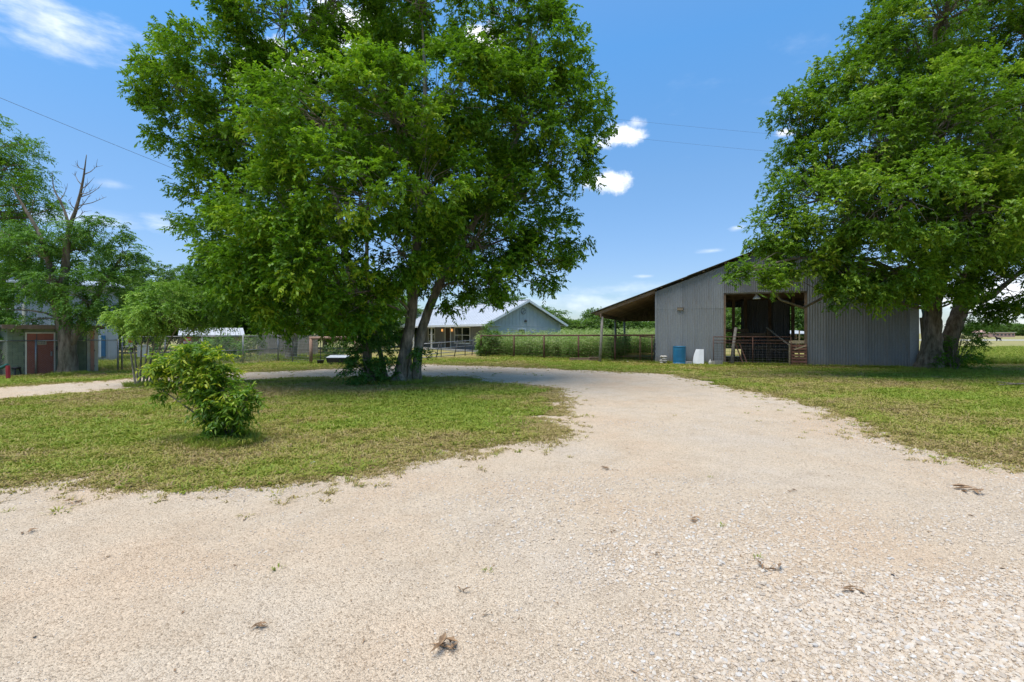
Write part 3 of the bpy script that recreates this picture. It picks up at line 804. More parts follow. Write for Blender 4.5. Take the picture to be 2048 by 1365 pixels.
# ------------------------------------------------------------------ frames for buildings
class Frame:
    def __init__(s, o, ex):
        s.o = np.array(o, float); ex = np.array(ex, float); s.ex = ex / np.linalg.norm(ex); s.ey = np.array([-s.ex[1], s.ex[0]])
    def P(s, a, b, z):
        p = s.o + s.ex * a + s.ey * b
        return Vector((p[0], p[1], z))
    def box(s, mb, a0, a1, b0, b1, z0, z1):
        return mb.obox(s.P((a0 + a1) / 2, (b0 + b1) / 2, (z0 + z1) / 2), Vector((*s.ex, 0)) * (a1 - a0) / 2, Vector((*s.ey, 0)) * (b1 - b0) / 2, (0, 0, (z1 - z0) / 2))
    rz = property(lambda s: math.atan2(s.ex[1], s.ex[0]))
def sheet(fr, a0, a1, zb, zt, b, pitch, amp, along='a', lift=0.0):
    """corrugated vertical sheet in the plane b=const (or a=const when along='b'), zb/zt functions of position"""
    mb = MB(); n = max(2, int(round((a1 - a0) / pitch * 6)))
    for i in range(n + 1):
        s = a0 + (a1 - a0) * i / n; d = amp * math.sin(2 * math.pi * s / pitch) + lift
        p = (lambda z: fr.P(s, b + d, z)) if along == 'a' else (lambda z: fr.P(b + d, s, z))
        mb.v += [tuple(p(zb(s))), tuple(p(zt(s)))]
        if i: k = 2 * i; mb.f.append((k - 2, k, k + 1, k - 1))
    return mb

# ------------------------------------------------------------------ barn
B = Frame((7.79, 26.2), (10.87, -4.0))
BW, BD, RID, EAV, LEAN = 11.58, 10.0, 6.04, 3.93, -3.3
SL = (RID - EAV) / (BW / 2)
def ztop(s): return EAV + SL * (s if s < BW / 2 else BW - s)
barn = thing('barn', B.P(BW / 2, BD / 2, 0), 'grey corrugated metal barn with lean-to and wide open doorway', 'barn')
DL, DR, DT = 3.37, 7.15, 3.70
rb = random.Random(4)
def wall_sheets(a0, a1, zb, zt, b, w, pitch, amp, mat, along='a', lift=0.0):
    n = max(1, round((a1 - a0) / w)); st = (a1 - a0) / n
    for i in range(n):
        x0, x1 = a0 + st * i, a0 + st * (i + 1)
        sheet(B, x0 - (.0 if i == 0 else .03), x1, zb, zt, b - (.004 if i % 2 else 0), pitch, amp, along, lift + rb.uniform(-.002, .002)).build('wall_sheet', mat, barn, smooth=True)
lo = lambda s: .03
# lower course of sheets, then the overlapping upper course
wall_sheets(0, DL, lo, lambda s: min(3.0, ztop(s) - .06), .004, .68, .085, .010, M_GALV)
wall_sheets(0, DL, lambda s: 2.92, lambda s: ztop(s) - .05, -.006, .72, .085, .010, M_GALV)
wall_sheets(DL, DR, lambda s: DT, lambda s: ztop(s) - .05, -.022, .72, .095, .011, M_GALV_W)
wall_sheets(DR, BW - .34, lo, lambda s: ztop(s) - .05, -.006, .82, .115, .012, M_GALV_W)
mb = MB(); B.box(mb, BW - .33, BW + .02, -.03, -.005, .05, ztop(BW) - .06); mb.build('corner_trim', M_GALV, barn)
mb = MB(); B.box(mb, -.035, .05, -.036, -.026, .05, ztop(0) - .06); mb.build('corner_trim', M_GALV, barn)
for (a, b0) in ((0, 1), (BW, -1)):   # side walls
    wall_sheets(.02, BD, lo, (lambda s, a=a: EAV - .08), a, .75, .12, .012, M_GALV_W, 'b')
bl = [(0, 2.4, .03), (5.1, 8.11, .03), (10.6, BW, .03)]
for a0, a1, zb in bl:
    wall_sheets(a0, a1, lambda s: .03, lambda s: ztop(s) - .06, BD, .8, .12, .012, M_GALV_W)
for a0, a1 in ((2.4, 5.1), (8.11, 10.6)):
    wall_sheets(a0, a1, lambda s: 3.42, lambda s: ztop(s) - .06, BD, .8, .12, .012, M_GALV_W)
# closed gable behind the lean-to
sheet(B, LEAN, 0, lambda s: 2.50, lambda s: EAV + SL * s - .06, BD - .1, .12, .012).build('gable_sheet', M_WOOD, barn, smooth=True)
# door frame timbers
for a in (DL + .05, DR - .05):
    mb = MB(); B.box(mb, a - .06, a + .06, .03, .16, 0, DT + .05); mb.build('door_post', M_WOOD, barn)
mb = MB(); B.box(mb, DL, DR, .03, .12, DT - .06, DT + .14); mb.build('door_header', M_WOOD_G, barn)
# roof: sheets running down the slope, side by side along the barn
def roof_sheet(a0, a1, za0, za1, b0, b1, mat):
    mb = MB(); n = 30
    for i in range(n + 1):
        b = b0 + (b1 - b0) * i / n; d = .012 * math.sin(2 * math.pi * i / 6)
        mb.v += [tuple(B.P(a0, b, za0 + d)), tuple(B.P(a1, b, za1 + d)), tuple(B.P(a0, b, za0 + d + .012)), tuple(B.P(a1, b, za1 + d + .012))]
        if i:
            k = 4 * i; mb.f += [(k - 4, k, k + 1, k - 3), (k - 2, k - 1, k + 3, k + 2), (k - 4, k - 2, k + 2, k), (k - 3, k + 1, k + 3, k - 1)]
    mb.f += [(0, 1, 3, 2), (4 * n, 4 * n + 2, 4 * n + 3, 4 * n + 1)]
    return mb.build('roof_sheet', mat, barn, smooth=False)
zr = lambda s: EAV + SL * s + .10
for k in range(11):
    b0 = -.28 + k * .95
    roof_sheet(LEAN - .22, -.3 + 2.0, zr(LEAN - .22), zr(1.7), b0, b0 + .955, M_ROOFM)
    roof_sheet(1.6, BW / 2, zr(1.6) + .02, zr(BW / 2) + .02, b0, b0 + .955, M_ROOFM)
    roof_sheet(BW / 2, BW + .4, zr(BW / 2) + .02, EAV - SL * .4 + .12, b0, b0 + .955, M_ROOFM)
mb = MB(); mb.beam(B.P(BW / 2, -.3, RID + .15), B.P(BW / 2, BD + .2, RID + .15), .34, .03); mb.build('ridge_cap', M_ROOFM, barn)
# lean-to rafters, purlins, eave beam and posts
for k in range(10):
    b = -.12 + k * 1.08
    mb = MB(); mb.beam(B.P(LEAN + .02, b, EAV + SL * LEAN - .055), B.P(-.02, b, EAV - .055), .05, .15); mb.build('rafter', M_WOOD, barn)
for k in range(5):
    s = LEAN + .1 + k * .8
    mb = MB(); mb.beam(B.P(s, -.24, EAV + SL * s + .05), B.P(s, BD, EAV + SL * s + .05), .09, .04); mb.build('purlin', M_WOOD, barn)
for k in range(6):
    s = .3 + k * 1.05
    mb = MB(); mb.beam(B.P(s, -.24, EAV + SL * s + .05), B.P(s, BD, EAV + SL * s + .05), .09, .04); mb.build('purlin', M_WOOD, barn)
mb = MB(); mb.beam(B.P(LEAN + .35, -.2, EAV + SL * (LEAN + .35) - .24), B.P(LEAN + .35, BD, EAV + SL * (LEAN + .35) - .24), .07, .22); mb.build('eave_beam', M_WOOD, barn)
for b, sl in ((-.08, -.14), (5.0, 0), (9.7, 0)):
    mb = MB(); p0, p1 = B.P(LEAN + .42 + sl, b, 0), B.P(LEAN + .42, b, 2.55)
    mb.tube([p0, p0.lerp(p1, .5) + Vector((.02, 0, 0)), p1], [.085, .075, .07], 8); mb.build('post', M_WOOD_G, barn, smooth=True)
# inside: roof trusses, posts, stall rails
for b in (2.5, 5.0, 7.5):
    mb = MB(); mb.beam(B.P(.1, b, EAV - .1), B.P(BW / 2, b, RID - .1), .06, .16); mb.beam(B.P(BW / 2, b, RID - .1), B.P(BW - .1, b, EAV - .1), .06, .16)
    mb.beam(B.P(.1, b, EAV - .15), B.P(BW - .1, b, EAV - .15), .06, .18); mb.build('truss', M_WOOD, barn)
for (a, b, h) in ((4.1, 3.4, 3.75), (4.9, 5.2, 3.75), (5.9, 3.5, 1.9), (7.4, 5.0, 3.75), (6.4, 6.5, 3.75), (8.6, 2.6, 3.75)):
    mb = MB(); B.box(mb, a - .08, a + .08, b - .08, b + .08, 0, h); mb.build('post', M_WOOD, barn)
for (a0, a1, b, z) in ((2.2, 4.9, 3.5, 1.78), (2.2, 4.9, 3.5, 1.15), (4.1, 5.9, 3.45, 1.55), (5.9, 8.6, 3.4, 1.2), (5.9, 8.6, 3.4, .7), (4.1, 5.9, 3.45, .8)):
    mb = MB(); B.box(mb, a0, a1, b + .1, b + .14, z - .09, z + .09); mb.build('stall_rail', M_WOOD, barn)
mb = MB(); B.box(mb, .05, BW - .05, .1, BD - .05, .0, .012); mb.build('dirt_floor', simple('dirt', (.10, .08, .055), (.18, .14, .10), 3, .95), barn)
# partition in the middle of the back so that daylight shows on both sides of it
wall_sheets(4.8, 7.5, lambda s: .03, lambda s: 3.7, 6.8, .8, .12, .012, M_GALV_W)

# things on and beside the barn wall
mb = MB(); o_ = B.P(1.27, -.05, 2.92)
B.box(mb, 1.10, 1.42, -.07, -.045, 2.83, 3.0)
plaque = thing('wall_plaque', o_, 'small tan plaque fixed high on the barn wall', 'plaque')
mb.build('board', M_BROWNBOX, plaque)
for z in (2.85, 2.975):
    m2 = MB(); B.box(m2, 1.10, 1.42, -.076, -.071, z - .012, z + .012); m2.build('rim', M_STEEL_D, plaque)
m2 = MB(); B.box(m2, 1.39, 1.43, -.10, -.071, 2.85, 2.99); m2.build('bracket', M_STEEL_D, plaque)
lp = thing('barn_lamp', B.P(4.95, .35, 3.35), 'white enamel lamp hanging in the barn doorway', 'lamp')
MB().lathe(B.P(4.95, .35, 3.38), [(.20, 0), (.19, .03), (.10, .14), (.05, .2), (.04, .26)], 16).build('shade', M_PLASTIC, lp, smooth=True)
MB().tube([B.P(4.95, .35, 3.62), B.P(4.95, .35, 3.9)], .012, 6).build('stem', M_STEEL_D, lp)

# rain barrel
def drum(p, r, h):
    t = thing('plastic_barrel', p, 'blue plastic barrel standing against the barn wall', 'barrel')
    prof = [(r * .9, 0), (r * .96, .03), (r, .08)]
    for k in range(24):
        z = .08 + (h - .16) * k / 23; prof.append((r * (1 + (.018 if abs((k % 8) - 4) < 1 else 0)), z))
    prof += [(r * .97, h - .04), (r * 1.0, h - .03), (r * 1.0, h)]
    MB().lathe(p, prof, 32).build('body', M_BLUE, t, smooth=True)
    MB().lathe(Vector(p) + Vector((0, 0, h)), [(r * 1.0, -.015), (r * 1.01, .012), (r * .93, .018), (r * .92, -.005)], 32).build('rim', M_BLUE, t, smooth=True)
drum(B.P(1.22, -.46, 0), .325, .93)
# curved white panel leaning on the wall
wp = MB(); rows = 14
for i in range(rows + 1):
    z = .78 * i / rows; wl_ = 1.88 + (.16 * (i / rows) ** 2.2); wr_ = 2.42
    b = -.30 + .20 * i / rows
    for (a, bb) in ((wl_, b), ((wl_ + wr_) / 2, b - .05), (wr_, b), (wr_, b + .012), ((wl_ + wr_) / 2, b - .038), (wl_, b + .012)):
        wp.v.append(tuple(B.P(a, bb, z + .01)))
    if i:
        for k in range(6):
            k2 = (k + 1) % 6; wp.f.append((6 * (i - 1) + k, 6 * (i - 1) + k2, 6 * i + k2, 6 * i + k))
wp.f += [(5, 4, 3, 2, 1, 0), tuple(6 * rows + k for k in range(6))]
o = wp.build('curved_panel', M_PLASTIC, smooth=False); tag(o, 'white curved plastic panel leaning on the barn beside the barrel', 'panel')
# concrete blocks
def block(name, a, b, rz, label, size=(.40, .19, .19), hollow=False):
    c = B.P(a, b, 0); t = thing(name, c, label, 'block')
    fr = Frame((c.x, c.y), (math.cos(rz), math.sin(rz)))
    L, W, Hh = size
    if hollow:
        for (a0, a1, b0, b1) in ((-L / 2, L / 2, -W / 2, -W / 2 + .03), (-L / 2, L / 2, W / 2 - .03, W / 2)):
            m = MB(); fr.box(m, a0, a1, b0, b1, 0, Hh); m.build('face_shell', M_CONC, t)
        for a0 in (-L / 2, -.018, L / 2 - .036):
            m = MB(); fr.box(m, a0, a0 + .036, -W / 2 + .03, W / 2 - .03, 0, Hh); m.build('web', M_CONC, t)
    else:
        m = MB(); fr.box(m, -L / 2, L / 2, -W / 2, W / 2, 0, Hh); m.build('body', M_CONC, t, bevel=.012)
        m = MB(); fr.box(m, -L / 2 + .03, L / 2 - .03, -W / 2 + .03, W / 2 - .03, Hh, Hh + .012); m.build('cap', M_CONC, t)
block('concrete_block', 1.66, -.52, .1, 'grey concrete block between blue barrel and white panel', (.34, .2, .15))
block('concrete_block', 3.05, -.30, .25, 'hollow concrete block by the left foot of the barn gate', (.46, .26, .21), True)
jug = thing('milk_jug', B.P(2.72, -.34, 0), 'rounded pale plastic jug beside the hollow block', 'jug')
MB().lathe(B.P(2.72, -.34, 0), [(.07, 0), (.085, .03), (.085, .14), (.06, .19), (.025, .225), (.025, .25)], 14).build('body', M_LENS, jug, smooth=True)
MB().lathe(B.P(2.72, -.34, .25), [(.028, 0), (.028, .02), (.02, .024)], 10).build('cap', M_PLASTIC, jug)
# stacked stones at the barn corner
sp = thing('stone_stack', B.P(.42, -.35, 0), 'little round stack of pale rocks at the barn corner', 'stone stack')
r5 = np.random.default_rng(8)
def rock(seed, s):
    r = np.random.default_rng(seed); b = bmesh.new(); bmesh.ops.create_icosphere(b, subdivisions=2, radius=.5)
    ph = r.normal(0, 1, (5, 3))
    for v in b.verts:
        n = v.co.normalized(); k = 1 + .09 * sum(math.sin(3 * n.dot(Vector(p)) + i) for i, p in enumerate(ph)) / 2
        v.co = Vector((v.co.x * s[0] * k, v.co.y * s[1] * k, v.co.z * s[2] * k))
    zmin = min(v.co.z for v in b.verts)
    for v in b.verts: v.co.z -= zmin
    m = bpy.data.meshes.new('stone'); b.to_mesh(m); b.free(); m.materials.append(M_ROCK)
    return m
RK = [rock(k, (.26, .2, .125)) for k in range(4)]
for lay in range(4):
    nn = 3 if lay % 2 else 2
    for k in range(nn):
        a = 2 * math.pi * k / nn + lay * .8
        p = B.P(.42, -.35, .105 * lay); share('stone', RK[(lay + k) % 4], (p.x + .1 * math.cos(a), p.y + .1 * math.sin(a), p.z), sp, (0, 0, a + 1.57))
# small white stones lying by the barn
for i, (u, v, lab) in enumerate(((1255, 725, 'left of two small white stones by the pipe fence'), (1288, 725, 'right of two small white stones by the pipe fence'), (1460, 729, 'white stone at the foot of the barn gate'))):
    x, y = gp(u, v); o = share('white_stone', RK[i % 4], (x, y, -.02), None, (0, 0, i), (.6, .6, .7)); tag(o, lab, 'stone')
# low stack of boards in the grass
bs = thing('board_stack', (*gp(1170, 722), 0), 'low stack of old boards lying in front of the pipe fence', 'boards')
bx, by = gp(1170, 722)
for k, (dx, dy, z, L, a) in enumerate(((-.35, 0, .05, 1.1, .03), (-.3, .2, .05, 1.2, -.02), (.55, -.05, .06, .75, .1), (.5, .12, .13, .8, -.08), (-.3, .1, .14, 1.15, .02), (.62, .05, .19, .7, .12))):
    MB().box((bx + dx, by + dy, z), (L, .18, .07), a).build('board', M_WOOD, bs)
# hose hung at the barn corner
hp = [B.P(-.07 + .03 * math.sin(k * 1.9), -.07, 1.35 - k * .075) for k in range(18)]
o = MB().tube(hp, [.045 if 3 < k < 13 else .025 for k in range(18)], 8).build('hose', M_BLACK, smooth=True); tag(o, 'black hose hanging down the barn corner', 'hose')

# wire-filled gate across the doorway
gate = thing('barn_gate', B.P(4.7, -.12, 0), 'rusty pipe gate with wire squares across the barn doorway', 'gate')
G0, G1 = 2.88, 6.42
for z in (1.44, 1.27, 1.12, .06):
    MB().tube([B.P(G0, -.12, z), B.P(G1, -.12, z)], .020 if z > 1.4 or z < .1 else .014, 8).build('rail', M_RUST, gate, smooth=True)
for a in (G0, 4.72, G1):
    MB().tube([B.P(a, -.12, .02), B.P(a, -.12, 1.44)], .020, 8).build('upright', M_RUST, gate, smooth=True)
mb = MB()
for k in range(19): a = G0 + .19 * k; mb.tube([B.P(a, -.12, .06), B.P(a, -.12, 1.12)], .005, 4)
for z in (.18, .30, .42, .55, .68, .82, .97): mb.tube([B.P(G0, -.12, z), B.P(G1, -.12, z)], .005, 4)
mb.build('wire_grid', M_STEEL_D, gate)
# leaning timbers and pallet in the doorway
o = MB().tube([B.P(3.78, .30, 0), B.P(3.86, .33, 1.0), B.P(3.98, .36, 1.92)], [.10, .085, .075], 8).build('leaning_post', M_WOOD_G, smooth=True); tag(o, 'grey round timber post leaning inside the gate', 'post')
o = MB().beam(B.P(4.35, .6, 0.02), B.P(4.02, 1.0, 1.05), .06, .03).build('leaning_stick', M_WOOD_R); tag(o, 'thin reddish stick leaning behind the gate, left one', 'stick')
o = MB().beam(B.P(4.55, .6, 0.02), B.P(4.2, 1.0, 1.1), .05, .03).build('leaning_stick', M_WOOD_R); tag(o, 'thin reddish stick leaning behind the gate, right one', 'stick')
o = MB().beam(B.P(5.6, 1.9, 1.95), B.P(6.6, .9, .95), .09, .04).build('leaning_plank', M_WOOD_G); tag(o, 'long grey plank slanting down inside the barn doorway', 'plank')
pl = thing('pallet', B.P(6.78, -.1, 0), 'reddish wooden pallet standing on edge beside the barn gate', 'pallet')
for a in (6.46, 6.78, 7.08):
    mb = MB(); mb.beam(B.P(a, -.08, .0), B.P(a, .02, 1.08), .045, .09, up=tuple(B.P(0, -1, 0) - B.P(0, 0, 0))); mb.build('stringer', M_WOOD_R, pl)
for k in range(7):
    z = .08 + .155 * k
    mb = MB(); B.box(mb, 6.42 + rb.uniform(-.01, .02), 7.11, -.16 + .09 * z, -.135 + .09 * z, z - .05, z + .05); mb.build('slat', M_WOOD_R, pl)
o = MB().beam(B.P(6.55, -.18, .82), B.P(7.05, -.2, 1.02), .03, .05).build('offcut', M_WOOD_Y); tag(o, 'short pale offcut lying across the pallet face', 'wood')
mb = MB(); B.box(mb, 6.38, 7.08, .10, .24, 1.12, 1.26); mb.beam(B.P(6.72, .3, .0), B.P(6.74, .3, 1.75), .1, .06)
ws = thing('yellow_board', B.P(6.7, .2, 0), 'pale yellow board frame standing behind the pallet', 'board')
mb = MB(); B.box(mb, 6.38, 7.08, .10, .16, 1.12, 1.27); mb.build('crosspiece', M_WOOD_Y, ws)
mb = MB(); mb.beam(B.P(6.82, .2, .0), B.P(6.84, .2, 1.75), .09, .05); mb.build('upright', M_WOOD_Y, ws)
mb = MB(); mb.beam(B.P(6.42, .2, .0), B.P(6.42, .2, 1.12), .07, .05); mb.build('upright', M_WOOD_Y, ws)
# tarp hanging off the barn corner
tp = MB(); n = 12
for i in range(n + 1):
    z = 3.35 - 1.05 * i / n
    for j in range(4):
        x = BW + .16 + .10 * j; tp.v.append(tuple(B.P(x, .10 + .05 * math.sin(i * 1.1 + j * 1.9), z + .02 * math.sin(j * 2))))
    if i:
        for j in range(3): k = 4 * i + j; tp.f.append((k - 4, k - 3, k + 1, k))
o = tp.build('tarp', M_TARP, smooth=True); md = o.modifiers.new('thick', 'SOLIDIFY'); md.thickness = .01
tag(o, 'pale blue tarp hanging between barn corner and tree trunk', 'tarp')
# rough slab of timber leaning there too
o = MB().tube([B.P(BW + .28, .02, 0), B.P(BW + .26, .06, 1.2), B.P(BW + .2, .1, 2.35)], [.13, .12, .11], 9, wob=.25, rnd=random.Random(2)).build('timber_slab', M_BARK, smooth=False); tag(o, 'rough bark covered log upright between barn and trunk', 'log')

# shed with white roof behind the barn
ws = thing('stock_shed', (26.5, 50, 0), 'low white roofed shed seen through the back of the barn', 'shed')
W2 = Frame((24.5, 48), (1, .1))
mb = MB(); mb.obox(W2.P(3, 1.5, 1.72), Vector((*W2.ex, 0)) * 3.4, Vector((*W2.ey, 0)) * 1.9 + Vector((0, 0, .16)), (0, 0, .03)); mb.build('roof', M_WHITEROOF, ws)
mb = MB(); W2.box(mb, 0, 6, 2.8, 2.9, 0, 1.72); mb.build('wall', M_WOOD_G, ws)
for a in (0, 2, 4, 6):
    mb = MB(); W2.box(mb, a - .05, a + .05, .02, .12, 0, 1.5); mb.build('post', M_WOOD, ws)
for z in (.4, .8, 1.2):
    mb = MB(); W2.box(mb, 0, 6, -.03, .015, z - .04, z + .04); mb.build('rail', M_RUST, ws)

# ------------------------------------------------------------------ pipe fence between house and barn
FA, FB = np.array([7.70, 26.35]), np.array([-2.15, 34.0])
fence = thing('pipe_fence', (2.5, 30.3, 0), 'rusty pipe fence with wire mesh between house and barn', 'fence')
def fpos(u):
    a = (u - 1024) / FOC; d = FB - FA; t = (a * FA[1] - FA[0]) / (d[0] - a * d[1]); return FA + d * t
fp = {}
for u in (1304, 1280, 1230, 1157, 1088, 1028, 962):
    p = fpos(u); fp[u] = p
    thinr = u in (1304, 1280)
    MB().tube([(p[0], p[1], 0), (p[0], p[1], 1.48)], .032 if thinr else .052, 10).build('post', M_RUST, fence, smooth=True)
MB().tube([(*fpos(1311), 1.52), (*fpos(1160), 1.49), (*fpos(961), 1.44)], .05, 10).build('top_rail', M_RUST, fence, smooth=True)
MB().tube([(*fpos(1311), 1.40), (*fpos(1280), 1.44)], .03, 8).build('rail', M_RUST, fence, smooth=True)
mb = MB(); pa, pb = fpos(1311), fpos(962)
for z in (.12, .3, .5, .7, .9, 1.1, 1.3): mb.tube([(*pa, z), (*pb, z)], .0035, 4)
for k in range(64):
    p = pa + (pb - pa) * k / 63; mb.tube([(p[0], p[1], .05), (p[0], p[1], 1.42)], .003, 4)
mb.build('wire_mesh', M_RUST, fence)
# tube gate panel standing open in front of the house
g0, g1 = np.array(pt(838, 700, 30.6))[:2], np.array(pt(950, 700, 35.5))[:2]
gt = thing('livestock_gate', (*((g0 + g1) / 2), 0), 'grey tubular livestock gate standing before the house porch', 'gate')
for z0, z1 in ((.93, 1.10), (.55, .72), (.24, .38), (.05, .12)):
    MB().tube([(*g0, z0), (*g1, z1)], .026, 8).build('rail', M_STEEL, gt, smooth=True)
for t, lean in ((.02, 0), (.33, -.16), (.36, 0), (.66, -.2), (.80, 0), (.97, -.1)):
    p = g0 + (g1 - g0) * t
    MB().tube([(p[0] + lean, p[1] - abs(lean) * 2, 0), (p[0], p[1], 1.0 + .16 * t)], .03, 8).build('upright', M_STEEL_D, gt, smooth=True)
mb = MB()
for k in range(28): p = g0 + (g1 - g0) * k / 27; mb.tube([(p[0], p[1], .06), (p[0], p[1], .95 + .14 * k / 27)], .003, 4)
mb.build('wire_grid', M_STEEL_D, gt)

# ------------------------------------------------------------------ house
Hf = Frame((-1.98, 39.9), (.815, .58))      # a: along the gable wall, b: along the porch side, away to the left
HW, HL, HE, HS, REC = 7.84, 21.0, 2.5, .48, 1.2
HR = HE + HS * HW / 2
house = thing('house', Hf.P(HW / 2, HL / 2, 0), 'grey sided ranch house with white metal roof and porch', 'house')
mb = MB(); Hf.box(mb, .06, HW - .06, .06, HL, 0.0, HE - .02); Hf.box(mb, REC + .05, HW - .1, .1, HL - .05, .0, HE - .02)
core = MB(); Hf.box(core, REC + .06, HW - .06, .05, HL - .06, .0, HE + .05); core.build('wall', M_SIDING_SHADE, house)
core = MB(); Hf.box(core, .03, REC + .06, .05, .2, 0, HE - .05); core.build('wing_wall', M_SIDING, house)
z = .12
while z < 2.1:
    mb = MB(); mb.obox(Hf.P(HW / 2, .025 - .0, z + .085), Vector((*Hf.ex, 0)) * HW / 2, Vector((*Hf.ey, 0)) * .012 + Vector((0, 0, .0)), Vector((0, 0, .087)) + Vector((*Hf.ey, 0)) * .014)
    mb.build('siding_board', M_SIDING, house)
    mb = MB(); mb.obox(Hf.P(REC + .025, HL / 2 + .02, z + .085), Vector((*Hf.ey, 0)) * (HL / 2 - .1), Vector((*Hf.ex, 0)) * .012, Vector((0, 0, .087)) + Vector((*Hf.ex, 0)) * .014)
    mb.build('siding_board', M_SIDING_SHADE, house)  # same siding as the gable, porch shade painted in
    z += .172
mb = MB(); Hf.box(mb, 0, HW, -.012, .04, 2.17, 2.29); mb.build('frieze_board', M_SIDING, house)
gz = lambda a: HE + HS * min(a, HW - a)
mb = MB()
mb.add([Hf.P(.03, .01, 2.29), Hf.P(HW - .03, .01, 2.29), Hf.P(HW - .03, .01, gz(0)), Hf.P(HW / 2, .01, HR - .02), Hf.P(.03, .01, gz(0)),
        Hf.P(.03, .06, 2.29), Hf.P(HW - .03, .06, 2.29), Hf.P(HW - .03, .06, gz(0)), Hf.P(HW / 2, .06, HR - .02), Hf.P(.03, .06, gz(0))],
       [(0, 1, 2, 3, 4), (9, 8, 7, 6, 5), (0, 5, 6, 1), (1, 6, 7, 2), (2, 7, 8, 3), (3, 8, 9, 4), (4, 9, 5, 0)])
mb.build('gable_panel', M_SIDING, house)
k = .3
while k < HW - .2:
    mb = MB(); Hf.box(mb, k - .025, k + .025, -.012, .008, 2.295, gz(k) - .08); mb.build('batten', M_SIDING, house); k += .37
for a in (0.0, HW):
    mb = MB(); Hf.box(mb, a - .06, a + .06, -.03, .05, .0, HE - .1); mb.build('corner_board', M_WHITE, house)
def roof_slab(a0, z0, a1, z1, b0, b1, th=.07):
    m = MB(); m.add([Hf.P(a0, b0, z0), Hf.P(a1, b0, z1), Hf.P(a1, b1, z1), Hf.P(a0, b1, z0), Hf.P(a0, b0, z0 - th), Hf.P(a1, b0, z1 - th), Hf.P(a1, b1, z1 - th), Hf.P(a0, b1, z0 - th)],
                    [(0, 1, 2, 3), (7, 6, 5, 4), (0, 4, 5, 1), (1, 5, 6, 2), (2, 6, 7, 3), (3, 7, 4, 0)])
    return m
OV, GO = .5, .45
zE = HE - HS * OV + .12; zR = HR + .12
roofo = roof_slab(-OV, zE, HW / 2, zR, -GO, HL + GO).build('roof', M_WHITEROOF, house)
roof2 = roof_slab(HW + OV, zE, HW / 2, zR, -GO, HL + GO).build('roof', M_WHITEROOF, house)
b = -GO + .2
while b < HL:
    mb = MB(); mb.beam(Hf.P(-OV, b, zE + .015), Hf.P(HW / 2, b, zR + .015), .03, .035); mb.build('seam', M_WHITEROOF, roofo); b += .5
mb = MB(); mb.beam(Hf.P(HW / 2, -GO - .02, zR + .02), Hf.P(HW / 2, HL + GO, zR + .02), .24, .04); mb.build('ridge_cap', M_WHITEROOF, house)
for a0, z0 in ((-OV, zE), (HW + OV, zE)):
    mb = MB(); mb.beam(Hf.P(a0, -GO - .025, z0 - .08), Hf.P(HW / 2, -GO - .025, zR - .08), .04, .19); mb.build('rake_board', M_WHITE, house)
mb = MB(); mb.beam(Hf.P(-OV - .02, -GO, zE - .10), Hf.P(-OV - .02, HL, zE - .10), .035, .17); mb.build('fascia', M_WHITE, house)
mb = MB(); mb.beam(Hf.P(HW + OV + .07, -GO, zE - .06), Hf.P(HW + OV + .07, HL, zE - .06), .10, .11); mb.build('gutter', M_WHITE, house)
mb = MB(); Hf.box(mb, -OV + .05, REC, -.2, HL, HE - .28, HE - .26); mb.build('porch_ceiling', M_WHITE, house)
mb = MB(); Hf.box(mb, -.3, REC, .1, HL, 0, .12); mb.build('porch_floor', M_CONC, house)
for b in (10.0, 14.3, 18.5):
    mb = MB(); Hf.box(mb, -.30, -.18, b - .06, b + .06, .12, HE - .28); mb.build('porch_post', M_WHITE, house)
def window(fr, a0, a1, b, z0, z1, parent, panes, along, sgn):
    """white framed window whose face looks to -sgn along the other axis"""
    def bx(p0, p1, d0, d1, zz0, zz1):
        m = MB()
        if along == 'a': fr.box(m, p0, p1, b - d1, b - d0, zz0, zz1)
        else: fr.box(m, b - d1, b - d0, p0, p1, zz0, zz1)
        return m
    w = bx(a0, a1, .0, .012, z0, z1).build('window', M_GLASS, parent)
    f = .085
    for p0, p1, q0, q1 in ((a0 - f, a0, z0 - f, z1 + f), (a1, a1 + f, z0 - f, z1 + f), (a0, a1, z1, z1 + f), (a0, a1, z0 - f, z0)):
        bx(p0, p1, .0, .045, q0, q1).build('frame', M_WHITE, w)
    for i in range(1, panes):
        c = a0 + (a1 - a0) * i / panes; bx(c - .05, c + .05, .0, .04, z0, z1).build('mullion', M_WHITE, w)
    zc = (z0 + z1) / 2; bx(a0, a1, .013, .034, zc - .025, zc + .025).build('meeting_rail', M_WHITE, w)
    bx(a0 - f - .03, a1 + f + .03, .0, .075, z0 - f - .035, z0 - f - .002).build('sill', M_WHITE, w)
    return w
window(Hf, 4.96, 7.75, REC - .005, .72, 2.12, house, 2, 'b', 1)
window(Hf, 12.2, 13.6, REC - .005, .82, 2.12, house, 1, 'b', 1)
window(Hf, 3.08, 3.78, -.003, 1.18, 1.93, house, 1, 'a', 1)
mb = MB(); Hf.box(mb, REC - .03, REC, 8.75, 9.75, .12, 2.14); dr = mb.build('door', simple('dark_door', (.035, .02, .015), (.06, .035, .025), 4, .5), house)
for b0, b1, z0, z1 in ((8.62, 8.75, .12, 2.25), (9.75, 9.88, .12, 2.25), (8.75, 9.75, 2.14, 2.25)):
    mb = MB(); Hf.box(mb, REC - .05, REC, b0, b1, z0, z1); mb.build('frame', M_WHITE, dr)
mb = MB(); mb.tube([Hf.P(REC - .05, 8.85, 1.05), Hf.P(REC - .10, 8.85, 1.05)], .03, 8); mb.build('handle', M_STEEL, dr)
